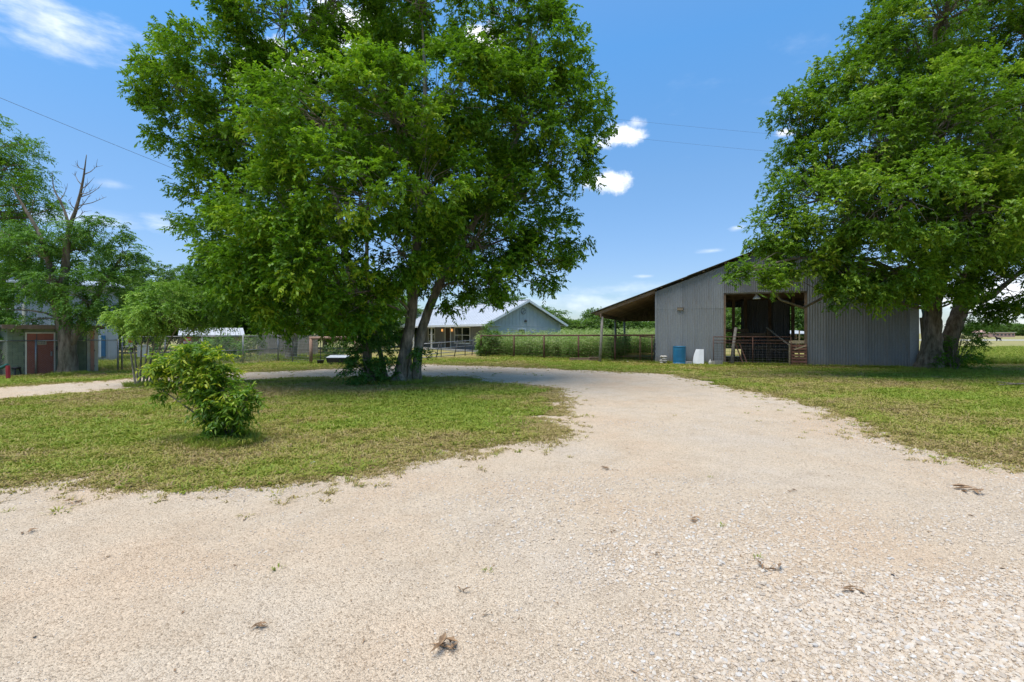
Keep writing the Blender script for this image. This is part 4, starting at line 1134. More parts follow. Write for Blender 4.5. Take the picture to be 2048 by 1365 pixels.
for b in (8.28, 10.35):
    l = MB().lathe(Hf.P(REC - .1, b, 1.78), [(.05, 0), (.08, .03), (.08, .2), (.04, .26)], 10).build('wall_lamp', M_LAMP, house)
    MB().lathe(Hf.P(REC - .1, b, 2.045), [(.09, 0), (.05, .06), (.01, .08)], 10).build('lamp_cap', M_STEEL_D, l)
MB().tube([Hf.P(3.9, 5.5, HR - .1), Hf.P(3.9, 5.5, HR + 1.9)], .025, 6).build('mast', M_STEEL, house)
# wreath-like ornament and small sign high on the gable wall
wr = thing('star_ornament', Hf.P(3.62, -.03, 3.55), 'round metal ornament hung near the gable peak', 'ornament')
MB().tube([Hf.P(3.62 + .23 * math.cos(t * .5), -.045, 3.52 + .26 * math.sin(t * .5)) for t in range(13)], .018, 6).build('ring', M_STEEL_D, wr)
MB().tube([Hf.P(3.45, -.045, 3.3), Hf.P(3.75, -.045, 3.62)], .016, 6).build('bar', M_STEEL_D, wr)
o = MB().lathe(Hf.P(3.86, -.06, 2.6), [(.09, 0), (.13, .05), (.13, .10), (.07, .18)], 10).build('gable_light', M_STEEL_D); tag(o, 'small dark light fitting low on the gable wall', 'light')

# ------------------------------------------------------------------ green block shed on the left
p0, p1 = np.array(gp(14, 753)), np.array(gp(196, 743.2))
S = Frame(p0, p1 - p0); SLn = float(np.linalg.norm(p1 - p0)); SH = 1.83
shed = thing('block_shed', S.P(SLn / 2, .9, 0), 'green painted block shed with flat roof behind the big trunk', 'shed')
mb = MB(); S.box(mb, .02, SLn - .02, .02, 1.9, 0, SH); mb.build('wall', M_MORTAR, shed)
def suv(u):
    a = (u - 1024) / FOC; d = S.ex; return (a * S.o[1] - S.o[0]) / (d[0] - a * d[1])
D0, D1, D2, D3 = suv(53), suv(107), suv(174), suv(193)
bw_, bh_ = .30, .15
bmesh_block = {}
row = 0; z = .015
while z + bh_ < SH + .02:
    a = -(bw_ / 2 if row % 2 else 0)
    while a < SLn:
        x0, x1 = max(a, 0) + .005, min(a + bw_, SLn) - .005
        for (c0, c1) in ((D0 - .05, D1 + .05), (D2 - .02, SLn + 1)):
            if z < 1.66 + (.2 if c0 > D1 else 0):
                if x0 < c1 and x1 > c0:
                    if x0 < c0 and x1 - c0 < bw_: x1 = min(x1, c0 - .004)
                    elif x1 > c1: x0 = max(x0, c1 + .004)
                    else: x1 = x0
        if x1 - x0 > .04:
            key = (round(x1 - x0, 2)); w = key
            if key not in bmesh_block:
                m = MB(); m.box((0, 0, bh_ / 2), (w, .03, bh_ - .010)); me = bpy.data.meshes.new('block'); me.from_pydata(m.v, [], m.f); me.materials.append(M_BLOCK); bmesh_block[key] = me
            share('block', bmesh_block[key], S.P((x0 + x1) / 2, .006 + rb.uniform(-.003, .003), z), shed, (0, 0, S.rz))
        a += bw_
    z += bh_; row += 1
mb = MB(); S.box(mb, -.2, SLn + .15, -.28, 2.1, SH + .02, SH + .12); rf = mb.build('roof', simple('shed_roof', (.05, .045, .04), (.10, .09, .08), 4, .9), shed)
mb = MB(); S.box(mb, -.2, SLn + .15, -.305, -.283, SH - .03, SH + .13); mb.build('fascia', M_WOOD, rf)
mb = MB(); S.box(mb, D0, D1, -.03, .01, .02, 1.62); dr = mb.build('door', M_DOOR, shed)
dm = D0 + (D1 - D0) * .36
mb = MB(); S.box(mb, dm - .012, dm + .012, -.038, -.031, .02, 1.62); mb.build('seam_strip', M_STEEL_D, dr)
for (a0, a1, z0, z1) in ((D0 - .045, D0, 0.0, 1.665), (D1, D1 + .045, 0.0, 1.665), (D0, D1, 1.62, 1.665)):
    mb = MB(); S.box(mb, a0, a1, -.045, .01, z0, z1); mb.build('frame', M_CREAM, dr)
mb = MB(); S.box(mb, D1 - .10, D1 - .05, -.075, -.031, .72, .90); mb.build('handle', M_STEEL, dr)
sg = thing('door_sign', S.P((D0 + D1) / 2 + .08, -.05, 1.28), 'small tan sign board on the brown shed door', 'sign')
mb = MB(); sa0, sa1 = D0 + (D1 - D0) * .38, D0 + (D1 - D0) * .72
S.box(mb, sa0, sa1, -.05, -.04, 1.18, 1.36); mb.build('board', M_SIGNTAN, sg)
for zz in (1.31, 1.24):
    x = sa0 + .02
    while x < sa1 - .04:
        w = rb.uniform(.015, .04); mb = MB(); S.box(mb, x, x + w, -.054, -.051, zz - .018, zz + .018); mb.build('lettering', M_STEEL_D, sg); x += w + .014
bxo = MB(); S.box(bxo, D1 + .07, D1 + .19, -.06, -.012, .95, 1.10); bxo.build('meter_box', M_STEEL_D, shed)
# cream panel with a salmon door at the shed's right end
mb = MB(); S.box(mb, D2, SLn, -.02, .019, .0, 1.86); cp = mb.build('cream_panel', M_CREAM, shed)
mb = MB(); S.box(mb, D2 + (D3 - D2) * .34, D2 + (D3 - D2) * .72, -.05, -.021, .05, 1.74); sd_ = mb.build('side_door', M_SALMON, shed)
for zz in (.25, .9, 1.6):
    mb = MB(); S.box(mb, D2 + (D3 - D2) * .70, D2 + (D3 - D2) * .78, -.062, -.052, zz - .03, zz + .03); mb.build('hinge', M_STEEL_D, sd_)

# pale metal building behind it
q0, q1 = np.array(pt(28, 700, 24.2))[:2], np.array(pt(237, 700, 27.0))[:2]
Q = Frame(q0, q1 - q0); QL = float(np.linalg.norm(q1 - q0)); QH = 4.15
mbld = thing('metal_building', Q.P(QL / 2, 2, 0), 'pale ribbed metal building with blue door behind the green shed', 'building')
mb = MB(); Q.box(mb, .03, QL - .03, .05, 5, 0, QH - .05); mb.build('wall', M_PALE, mbld)
npan = 9
for i in range(npan):
    a0, a1 = QL * i / npan, QL * (i + 1) / npan
    mb = MB(); n = 4
    Q.box(mb, a0 + .003, a1 - .003, .012, .045, .02, QH - .02)
    for k in range(4): c = a0 + (a1 - a0) * (k + .5) / 4; Q.box(mb, c - .03, c + .03, -.008, .0115, .02, QH - .02)
    mb.build('wall_panel', M_PALE, mbld)
mb = MB(); mb.obox(Q.P(QL / 2, 2.4, QH + .35), Vector((*Q.ex, 0)) * (QL / 2 + .25), Vector((*Q.ey, 0)) * 2.9 + Vector((0, 0, .33)), (0, 0, .04)); mb.build('roof', M_WHITEROOF, mbld)
def quv(u):
    a = (u - 1024) / FOC; d = Q.ex; return (a * Q.o[1] - Q.o[0]) / (d[0] - a * d[1])
mb = MB(); Q.box(mb, quv(202), quv(211), -.05, -.012, .35, 1.5); mb.build('door', M_BLUEDOOR, mbld)
mb = MB(); Q.box(mb, quv(198.5), quv(202), -.05, -.012, .3, 1.55); mb.build('door_frame', M_WHITE, mbld)
mb = MB(); mb.tube([Q.P(quv(48), -.10, 1.9), Q.P(quv(48), -.10, 3.1)], .06, 8); mb.build('downpipe', M_CREAM, mbld)

# low white-roofed coop and wooden privacy fence
C0 = np.array(pt(360, 690, 33.0))[:2]; C1 = np.array(pt(486, 690, 35.0))[:2]
Cf = Frame(C0, C1 - C0); CL = float(np.linalg.norm(C1 - C0))
coop = thing('coop', Cf.P(CL / 2, 1, 0), 'low coop with ribbed white metal roof behind the chain-link fence', 'shed')
mb = MB(); mb.obox(Cf.P(CL / 2, .8, 1.73), Vector((*Cf.ex, 0)) * (CL / 2 + .1), Vector((*Cf.ey, 0)) * 1.1 + Vector((0, 0, .27)), (0, 0, .02)); rf = mb.build('roof', M_WHITEROOF, coop)
for k in range(12):
    a = CL * (k + .5) / 12; mb = MB(); mb.beam(Cf.P(a, -.3, 1.49), Cf.P(a, 1.9, 2.03), .025, .03); mb.build('rib', M_STEEL, rf)
mb = MB(); Cf.box(mb, -.1, CL + .1, -.345, -.312, 1.36, 1.47); mb.build('fascia', M_STEEL, coop)
for k in range(14):
    mb = MB(); Cf.box(mb, CL * k / 14, CL * (k + 1) / 14 - .015, 0, .03, 0, 1.45); mb.build('board', M_WOOD, coop)
w0, w1 = np.array(pt(514, 700, 33.5))[:2], np.array(pt(640, 700, 36.0))[:2]
Wf = Frame(w0, w1 - w0); WL = float(np.linalg.norm(w1 - w0))
pf = thing('privacy_fence', Wf.P(WL / 2, 0, 0), 'grey weathered picket privacy fence behind the chain-link', 'fence')
npk = int(WL / .145)
for k in range(npk):
    mb = MB(); Wf.box(mb, k * .145, k * .145 + .137, rb.uniform(-.006, .006), .022, 0, 1.48 + rb.uniform(-.03, .03)); mb.build('picket', M_WOOD_G, pf)
for zz in (.4, 1.2):
    mb = MB(); Wf.box(mb, 0, WL, .024, .06, zz - .04, zz + .04); mb.build('rail', M_WOOD_G, pf)
ph = thing('playhouse', pt(527, 690, 38), 'tiny brown gabled playhouse peeking over the privacy fence', 'playhouse')
ORI[ph.name]; c = pt(527, 690, 38); c.z = 0; Pf = Frame((c.x, c.y), (1, .05))
mb = MB(); Pf.box(mb, -.45, .45, 0, 1.2, 0, 1.5); mb.add([Pf.P(-.45, 0, 1.5), Pf.P(.45, 0, 1.5), Pf.P(0, 0, 2.0), Pf.P(-.45, 1.2, 1.5), Pf.P(.45, 1.2, 1.5), Pf.P(0, 1.2, 2.0)], [(0, 1, 2), (5, 4, 3)]); mb.build('wall', M_BRICKFAR, ph)
for s_ in (-1, 1):
    mb = MB(); mb.beam(Pf.P(s_ * .62, .6, 1.33), Pf.P(0, .6, 2.06), 1.5, .05, up=(0, 0, 1)); mb.build('roof', M_WOOD_G, ph)

# ------------------------------------------------------------------ chain-link fence
def chain_link(P, H, name, label, posts=None, mid=False):
    t = thing(name, (*P[len(P) // 2], 0), label, 'fence')
    for p in P:
        MB().tube([(p[0], p[1], 0), (p[0], p[1], H + .04)], .035, 10).build('post', M_STEEL, t, smooth=True)
    for a, b in zip(P[:-1], P[1:]):
        MB().tube([(*a, H), (*b, H)], .021, 8).build('top_rail', M_STEEL, t, smooth=True)
        if mid: MB().tube([(*a, H * .5), (*b, H * .5)], .017, 8).build('mid_rail', M_STEEL, t, smooth=True)
        a, b = np.array(a), np.array(b); L = float(np.linalg.norm(b - a)); d = (b - a) / L
        mb = MB(); pitch = .075; k = -H
        while k < L:
            for sg in (1, -1):
                x0, x1 = k, k + H; z0, z1 = (.02, H) if sg == 1 else (H, .02)
                f0 = max(0, (0 - x0) / H); f1 = min(1, (L - x0) / H)
                if f1 - f0 > .03:
                    pa = a + d * (x0 + H * f0); pb = a + d * (x0 + H * f1)
                    mb.tube([(pa[0], pa[1], z0 + (z1 - z0) * f0), (pb[0], pb[1], z0 + (z1 - z0) * f1)], .0022, 3, caps=False)
            k += pitch
        m = mb.build('mesh', M_WIRE, t); m['kind'] = 'stuff'
    return t
c_pts = [np.array(gp(-60, 757)), np.array(gp(72, 750)), np.array(gp(236, 742))]
chain_link([tuple(p) for p in c_pts], 1.34, 'chain_link_fence', 'chain-link fence running in front of the green shed')
c_pts2 = [np.array(gp(244, 741)), np.array(gp(330, 737)), np.array(gp(404, 733)), np.array(gp(486, 729)), np.array(gp(556, 722.5))]
chain_link([tuple(p) for p in c_pts2], 1.47, 'chain_link_fence', 'chain-link fence with mid rail behind the umbrella-shaped tree', mid=True)
# signs on the second fence
def on_fence(u):
    for a, b in zip(c_pts2[:-1], c_pts2[1:]):
        r = (u - 1024) / FOC; d = b - a; den = d[0] - r * d[1]
        t = (r * a[1] - a[0]) / den
        if -.01 <= t <= 1.01: return a + d * t, d / np.linalg.norm(d)
    return a, d / np.linalg.norm(d)
def fence_sign(u0, u1, v0, v1, label, bands, name='fence_sign'):
    p, d = on_fence(u0); q, _ = on_fence(u1); y = (p[1] + q[1]) / 2
    z1, z0 = EYE - (v0 - HOR) * y / FOC, EYE - (v1 - HOR) * y / FOC
    fr = Frame(p, q - p); L = float(np.linalg.norm(q - p))
    t = thing(name, (*((p + q) / 2), z0), label, 'sign')
    m = MB(); fr.box(m, 0, L, -.05, -.042, z0, z1); m.build('panel', M_WHITE, t)
    for (f0, f1, a0, a1, mat) in bands:
        m = MB(); fr.box(m, L * a0, L * a1, -.055, -.051, z1 - (z1 - z0) * f1, z1 - (z1 - z0) * f0); m.build('print', mat, t)
fence_sign(366, 381.5, 675, 686.5, 'red and white warning sign on the chain-link fence', [(.0, .22, 0, 1, M_SIGNRED), (.22, .38, .0, .14, M_SIGNRED), (.22, .38, .86, 1, M_SIGNRED), (.38, .62, 0, 1, M_SIGNRED), (.72, .78, .08, .92, M_SIGNRED), (.86, .91, .15, .85, M_SIGNRED)])
fence_sign(250.5, 266, 677.5, 694.5, 'sign with brown-red top and white base half hidden by leaves', [(.0, .5, .25, 1, M_SIGNRED), (.62, .68, .1, .9, M_STEEL)])
fence_sign(274, 297.5, 690, 714, 'plain white square board on the chain-link fence', [(.10, .13, .08, .92, M_STEEL)], 'white_board')

# pipe frame with wire, beside the wooden fence
gy_ = FOC * EYE / (728.5 - HOR)
ga, gb = (622 - 1024) / FOC * gy_, (712 - 1024) / FOC * gy_
pg = thing('pipe_gateway', ((ga + gb) / 2, gy_, 0), 'rust coloured pipe gateway frame left of the big tree', 'gate')
for x in (ga, gb): MB().tube([(x, gy_, 0), (x, gy_, 1.34)], .085, 12).build('post', M_RUST_L, pg, smooth=True)
MB().tube([(ga - .08, gy_, 1.37), (gb + .08, gy_, 1.40)], .075, 12).build('top_rail', M_RUST_L, pg, smooth=True)
mb = MB()
for k in range(15): x = ga + (gb - ga) * k / 14; mb.tube([(x, gy_ + .02, .05), (x, gy_ + .02, 1.3)], .004, 4)
for k in range(9): z = .08 + .15 * k; mb.tube([(ga, gy_ + .02, z), (gb, gy_ + .02, z)], .004, 4)
MBx = mb.build('wire_grid', M_STEEL_D, pg)
wf0, wf1 = np.array(gp(556, 722.5)), np.array([ga - .1, gy_])
wf = thing('wire_fence', (*((wf0 + wf1) / 2), 0), 'square wire fence joining chain-link corner to pipe frame', 'fence')
mb = MB()
for k in range(30): p = wf0 + (wf1 - wf0) * k / 29; mb.tube([(*p, .03), (*p, 1.25)], .004, 4)
for k in range(9): z = .05 + .15 * k; mb.tube([(*wf0, z), (*wf1, z)], .004, 4)
mb.build('wire_grid', M_WIRE, wf)
p = wf0 + (wf1 - wf0) * .5
MB().tube([(*p, 0), (*p, 1.4)], .03, 8).build('post', M_STEEL_D, wf)
# black tub with white lid
tbx, tby = gp(677, 729.5)
tb = thing('lidded_tub', (tbx, tby, 0), 'black tub with white lid in front of the pipe frame', 'tub')
m = MB(); m.add([(tbx + sx * w, tby + sy * d, z) for (w, d, z) in ((.47, .26, .0), (.54, .32, .36)) for sx, sy in ((-1, -1), (1, -1), (1, 1), (-1, 1))], [(3, 2, 1, 0), (4, 5, 6, 7), (0, 1, 5, 4), (1, 2, 6, 5), (2, 3, 7, 6), (3, 0, 4, 7)]); m.build('body', M_BLACK, tb, bevel=.02)
m = MB(); m.obox((tbx, tby + .05, .41), (.55, 0, .0), (0, .33, .05), (0, -.01, .02)); m.build('lid', M_WHITEROOF, tb, bevel=.01)
pot = thing('dark_pot', (*gp(641, 729), 0), 'small dark pot with a thin stake left of the black tub', 'pot')
px_, py_ = gp(641, 729)
MB().lathe((px_, py_, 0), [(.13, 0), (.19, .2), (.2, .22), (.16, .22)], 12).build('body', M_BLACK, pot, smooth=True)
MB().tube([(px_, py_, .2), (px_, py_, 1.2)], .015, 6).build('stake', M_STEEL_D, pot)

# red leg with green bar, and black stool, at the left edge
rx, ry_ = gp(15.5, 760)
sw = thing('play_frame', (rx, ry_, 0), 'red leg and green bar of a play frame at the left edge', 'play frame')
MB().tube([(rx + .02, ry_, 0), (rx, ry_, .5)], .06, 8).build('leg', M_RED, sw)
MB().tube([(rx, ry_, .53), (rx - .75, ry_ - .2, .12)], .055, 8).build('bar', M_GREENP, sw)
MB().tube([(rx - 1.0, ry_ - .3, 0), (rx - .98, ry_ - .3, .25)], .06, 8).build('leg', M_RED, sw)
kx, ky = gp(32, 752)
st = thing('stool', (kx, ky, 0), 'little black stool beside the brown shed door', 'stool')
MB().lathe((kx, ky, .26), [(.12, 0), (.14, .03), (.14, .06), (.11, .08)], 14).build('seat', M_BLACK, st, smooth=True)
for a in range(4):
    an = .6 + a * math.pi / 2; MB().tube([(kx + .15 * math.cos(an), ky + .15 * math.sin(an), 0), (kx + .1 * math.cos(an), ky + .1 * math.sin(an), .28)], .022, 6).build('leg', M_BLACK, st)

# ------------------------------------------------------------------ far right: building, house, dog
fb = thing('long_brick_building', (*((np.array(pt(2006, 670, 185)))[:2]), 0), 'long low pinkish brick building far across the pasture', 'building')
x0, x1 = pt(1984, 0, 185).x, pt(2030, 0, 185).x
m = MB(); m.box(((x0 + x1) / 2, 188, .85), (x1 - x0, 6, 1.7)); m.build('wall', M_BRICKFAR, fb)
m = MB(); m.box(((x0 + x1) / 2, 188, 1.78), (x1 - x0 + .6, 6.6, .16)); m.build('roof', M_CREAM, fb)
for k in range(6): m = MB(); m.box((x0 + (k + .5) * (x1 - x0) / 6, 184.96, .9), (.7, .06, .6)); m.build('window', M_STEEL_D, fb)
fh = thing('far_cottage', (*((np.array(pt(1969, 670, 190)))[:2]), 0), 'small pale cottage left of the far brick building', 'house')
xc = pt(1969, 0, 190).x
m = MB(); m.box((xc, 192, .8), (2.4, 3, 1.6)); m.build('wall', M_CREAM, fh)
m = MB(); m.add([(xc - 1.4, 190.3, 1.6), (xc + 1.4, 190.3, 1.6), (xc, 190.3, 2.7), (xc - 1.4, 193.8, 1.6), (xc + 1.4, 193.8, 1.6), (xc, 193.8, 2.7)], [(0, 1, 2), (5, 4, 3), (0, 2, 5, 3), (2, 1, 4, 5), (1, 0, 3, 4)]); m.build('roof', M_BRICKFAR, fh)
dx, dy = gp(1997, 683)
def dog(x, y):
    """one continuous skinned body facing left"""
    J = [((0, 0, .50), .16), ((-.28, 0, .52), .15), ((.28, 0, .50), .13), ((-.42, 0, .66), .09), ((-.52, 0, .76), .085), ((-.68, 0, .72), .045), ((.5, 0, .56), .03), ((.66, 0, .68), .018),
         ((-.26, .08, .34), .06), ((-.25, .08, .18), .04), ((-.27, .08, .02), .04), ((-.26, -.08, .34), .06), ((-.33, -.08, .2), .04), ((-.36, -.08, .02), .04),
         ((.28, .08, .34), .075), ((.37, .08, .2), .04), ((.33, .08, .02), .04), ((.28, -.08, .34), .075), ((.40, -.08, .21), .04), ((.38, -.08, .02), .04), ((-.5, .05, .87), .025), ((-.5, -.05, .87), .025)]
    E_ = [(0, 1), (0, 2), (1, 3), (3, 4), (4, 5), (2, 6), (6, 7), (1, 8), (8, 9), (9, 10), (1, 11), (11, 12), (12, 13), (2, 14), (14, 15), (15, 16), (2, 17), (17, 18), (18, 19), (4, 20), (4, 21)]
    me = bpy.data.meshes.new('dog'); me.from_pydata([j[0] for j in J], E_, [])
    o = bpy.data.objects.new('dog', me); place(o, (x, y, 0), None)
    o.scale = (1.15, 1.15, 1.15)
    md = o.modifiers.new('skin', 'SKIN'); me.skin_vertices[0].data[0].use_root = True
    for k, j in enumerate(J): me.skin_vertices[0].data[k].radius = (j[1], j[1])
    o.modifiers.new('sub', 'SUBSURF').render_levels = 2
    me.materials.append(M_DARKFUR)
    return o
tag(dog(dx, dy), 'dark animal standing in the dry pasture far right', 'animal')
# dead branch lying in the grass at the right edge
brx, bry = gp(2035, 772)
db = thing('dead_branch', (brx, bry, 0), 'pale dead branch lying on the lawn at the right edge', 'branch')
MB().tube([(brx - .7, bry - .1, .04), (brx, bry, .06), (brx + .9, bry + .2, .04)], [.015, .03, .035], 6).build('stem', M_TWIG, db)
for s_ in (-1, 1): MB().tube([(brx, bry, .06), (brx - .35, bry + .3 * s_, .10)], [.018, .006], 5).build('side_twig', M_TWIG, db)

# ------------------------------------------------------------------ the big tree
def PX(u, v, y, r): p = pt(u, v, y); return (p.x, p.y, p.z, r)
def PG(u, v, r): x, y = gp(u, v); return (x, y, -.05, r)
rt = random.Random(3)
bt = thing('shade_tree', (*gp(800, 766), 0), 'huge leafy shade tree with several trunks on the grass island', 'tree')
T1 = [PG(797, 767, .30), PX(801, 745, 16, .21), PX(812, 690, 16, .185), PX(822, 640, 16, .17), PX(828, 560, 16, .16), PX(834, 470, 15.9, .145), PX(835, 380, 15.7, .12), PX(845, 280, 15.5, .09), PX(850, 170, 15.5, .06), PX(845, 60, 15.6, .03)]
T2 = [PG(833, 763, .22), PX(833, 740, 16.3, .165), PX(838, 690, 16.4, .155), PX(850, 640, 16.4, .15), PX(872, 585, 16.4, .14), PX(905, 520, 16.5, .125), PX(950, 440, 16.6, .10), PX(1000, 350, 16.7, .08), PX(1040, 260, 16.8, .05), PX(1070, 160, 16.8, .03)]
T3 = [PG(742, 768, .22), PX(738, 745, 15.9, .15), PX(730, 690, 16.2, .14), PX(712, 600, 16.5, .13), PX(690, 500, 16.8, .12), PX(672, 400, 17, .10), PX(640, 290, 17.2, .08), PX(600, 190, 17.3, .05), PX(570, 90, 17.4, .03)]
T4 = [PG(818, 766, .10), PX(819, 730, 16.2, .075), PX(821, 670, 16.3, .07), PX(830, 590, 16.8, .06), PX(845, 500, 17.4, .05), PX(860, 400, 17.8, .04)]
T5 = [PG(772, 764, .12), PX(766, 730, 16.6, .09), PX(750, 660, 17, .085), PX(735, 560, 17.6, .075), PX(735, 420, 18.2, .06), PX(745, 250, 18.6, .04)]
T6 = [PX(690, 500, 16.8, .11), PX(630, 430, 16.9, .09), PX(560, 350, 17.0, .07), PX(480, 230, 17.1, .055), PX(420, 225, 17.1, .04)]
nodes = []
for i, T in enumerate((T1, T2, T3, T4, T5, T6)):
    mb = MB(); S_ = stem(mb, T, 14 if i < 3 else 10, 6, .10, rt); mb.build('trunk' if i < 5 else 'bough', M_BARK, bt, smooth=True)
    nodes += [s for s in S_ if s[2] > 2.0]
BIG = [(560, 20, 130, 0), (690, -40, 150, 1), (850, -30, 150, 0), (1000, 40, 130, 1), (1085, 110, 105, .3),
       (345, 175, 72, .6), (440, 125, 105, 0), (395, 275, 88, 1), (450, 370, 90, 1.4), (520, 240, 130, .4), (415, 465, 60, 1.2), (330, 115, 50, .8),
       (630, 260, 150, -2.4), (775, 235, 150, -2), (900, 200, 140, -1), (700, 380, 140, -2.9), (560, 430, 120, -2.5), (850, 370, 130, -2),
       (1050, 230, 130, 0), (1150, 215, 82, .5), (1115, 330, 85, 0), (1035, 400, 125, .5), (1110, 470, 72, .5), (1085, 532, 62, 0), (960, 480, 115, -.5), (1005, 560, 55, -.5),
       (480, 480, 95, -1), (540, 545, 100, -2), (640, 520, 110, -2.8), (490, 590, 62, -1), (590, 600, 78, -1.6), (690, 590, 85, -2.4), (735, 605, 52, -1.8), (785, 505, 90, -1.9), (890, 555, 80, .2), (650, 640, 46, -1.2), (555, 640, 34, -.8),
       (700, 190, 190, 3), (900, 320, 170, 3), (590, 340, 160, 3.2), (880, 480, 110, 2.4)]
big_l = lobes_px(BIG, 16.0)
LT = [.12 if l[3] < -1.5 else (-.03 if l[0] > 930 else .02) for l in BIG]
cr, C, O = crown('crown', big_l, M_LEAF, bt, 101, per_m2=1.15, twigs=32, K=10, clump_r=.50, leaf=.12, width=.062, tone=(.44, .165), lobe_tone=LT, inner=.16, zmin=1.2, droop=.15, rmax=.90, twig_len=(.16, .34), flat=.36)
cr['kind'] = 'stuff'
limbs('branches', M_BARK, bt, nodes, big_l, C, O, 102, r_limb=.055, r_twig=.010, every=1)
# dark shrub round the trunks
sb = thing('trunk_shrub', (*gp(745, 772), 0), 'dark green shrub crowding the base of the shade tree', 'shrub')
SHR = [(738, 700, 42, -.2), (722, 742, 36, -.5, .7), (760, 660, 38, .2), (745, 640, 34, .3), (768, 735, 26, -.1), (838, 695, 16, -.3), (838, 716, 14, -.3), (745, 765, 30, -.7, .5)]
cr, C, O = crown('foliage', lobes_px(SHR, 15.8), M_LEAF_B, sb, 111, per_m2=6, twigs=10, K=9, clump_r=.22, twig_len=(.15, .3), leaf=.085, width=.05, tone=(.22, .12), zmin=.08, droop=.6)
cr['kind'] = 'stuff'
mb = MB()
for k in range(12):
    a = Vector((*gp(745 + 7 * math.sin(k * 2.1), 770 - (k % 3) * 2), 0)); b = Vector(C[(k * 37) % len(C)])
    mb.tube([a, a.lerp(b, .5) + Vector((.05 * math.sin(k), 0, .1)), b], [.014, .010, .005], 5)
mb.build('stems', M_TWIG, sb)

# ------------------------------------------------------------------ tree by the barn
ct = thing('barn_tree', (*gp(1858, 739), 0), 'massive tree with flared trunk overhanging the right end of the barn', 'tree')
y0 = FOC * EYE / (739 - HOR)
U1 = [(*gp(1858, 739), -.1, .60), PX(1860, 722, y0, .49), PX(1863, 695, y0, .40), PX(1865, 660, y0, .34), PX(1866, 625, y0, .32), PX(1868, 590, y0, .32), PX(1880, 520, y0 - .3, .32), PX(1885, 420, y0 - .8, .26), PX(1880, 300, y0 - 1.2, .20), PX(1870, 180, y0 - 1.2, .13), PX(1870, 60, y0 - 1.2, .07)]
U2 = [PG(1893, 737, .42), PX(1893, 715, y0 + .6, .36), PX(1900, 680, y0 + .7, .33), PX(1913, 640, y0 + .8, .32), PX(1926, 605, y0 + .8, .30), PX(1950, 540, y0 + .6, .26), PX(1985, 440, y0 + .3, .2), PX(2020, 320, y0, .15), PX(2060, 180, y0, .1), PX(2080, 60, y0, .05)]
U3 = [PX(1926, 605, y0 + .8, .2), PX(1970, 600, y0 + .9, .14), PX(2010, 570, y0 + 1, .11), PX(2070, 520, y0 + 1, .07)]
U4 = [PX(1878, 545, y0 - .2, .2), PX(1800, 470, y0 - 1.4, .15), PX(1720, 420, y0 - 2.2, .11), PX(1640, 400, y0 - 2.6, .07)]
nodes = []
for i, T in enumerate((U1, U2, U3, U4)):
    mb = MB(); S_ = stem(mb, T, 16, 6, .09, rt); mb.build('trunk' if i < 2 else 'bough', M_BARK_R, ct, smooth=True)
    nodes += [s for s in S_ if s[2] > 2.6]
RT = [(2030, -40, 120, -1), (2090, 40, 130, -.5), (1905, 20, 150, 0), (2020, 50, 150, 1), (2130, 150, 200, 1), (1810, 95, 115, 0), (1715, 175, 95, .4), (1640, 215, 62, .4), (1590, 222, 40, .3), (1665, 310, 95, 0), (1785, 270, 130, -1.5), (1915, 250, 150, -2.2), (2050, 290, 150, -1.2), (2150, 400, 170, -.5),
      (1600, 345, 62, 0), (1590, 400, 62, -.3), (1560, 470, 58, -.6), (1515, 470, 34, -.6), (1680, 430, 110, -1.5), (1800, 420, 130, -2.8), (1930, 430, 130, -3.0), (2060, 460, 130, -2), (1620, 505, 58, -1.4), (1555, 525, 38, -1.3), (1510, 538, 26, -1.5), (1475, 545, 14, -1.6),
      (1710, 530, 72, -2), (1800, 545, 62, -2.6), (1830, 520, 70, -2.6), (1930, 545, 80, -1.4), (2040, 560, 82, -.6), (2000, 612, 34, .2), (1960, 600, 42, .3), (2050, 615, 26, .2), (1900, 150, 140, 2), (2050, 400, 150, 2), (1780, 380, 110, 1.2), (1540, 568, 16, -1.6), (1690, 590, 20, -2.2), (1750, 595, 18, -2.4), (1690, 545, 50, -2.2), (1770, 560, 46, -2.5), (1850, 570, 36, -2.0), (1780, 170, 110, 1.2), (1880, 350, 150, .6)]
r_l = lobes_px(RT, 19.6)
def not_in_barn(P):
    d = P[:, :2] - B.o
    a, b = d @ B.ex, d @ B.ey
    top = EAV + SL * np.where(a < BW / 2, a, BW - a) + .35
    return ~((a > LEAN) & (a < BW + .4) & (b > -.25) & (P[:, 2] < top))
LT = [.08 if l[3] < -1.2 else 0 for l in RT]
cr, C, O = crown('crown', r_l, M_LEAF_Y, ct, 201, per_m2=1.0, twigs=34, K=10, clump_r=.58, leaf=.125, width=.064, tone=(.42, .165), lobe_tone=LT, inner=.16, zmin=1.4, droop=.2, rmax=.90, twig_len=(.16, .36), flat=.36, keep=not_in_barn)
cr['kind'] = 'stuff'
limbs('branches', M_TWIG, ct, nodes, r_l, C, O, 202, r_limb=.055, r_twig=.012, every=1)
ss = thing('sucker_shrub', (*gp(1915, 741), 0), 'leafy sucker growth at the right foot of the barn tree', 'shrub')
cr, C, O = crown('foliage', lobes_px([(1910, 705, 34, -.2), (1930, 690, 34, .2), (1895, 728, 22, -.5), (1940, 722, 24, 0), (1945, 660, 26, .6), (1925, 735, 22, -.3, .5)], y0), M_LEAF, ss, 211, per_m2=3.2, twigs=10, K=9, clump_r=.3, twig_len=(.2, .4), leaf=.10, width=.045, tone=(.34, .14), zmin=.1)
cr['kind'] = 'stuff'
mb = MB(); a0 = Vector((*gp(1908, 741), 0))
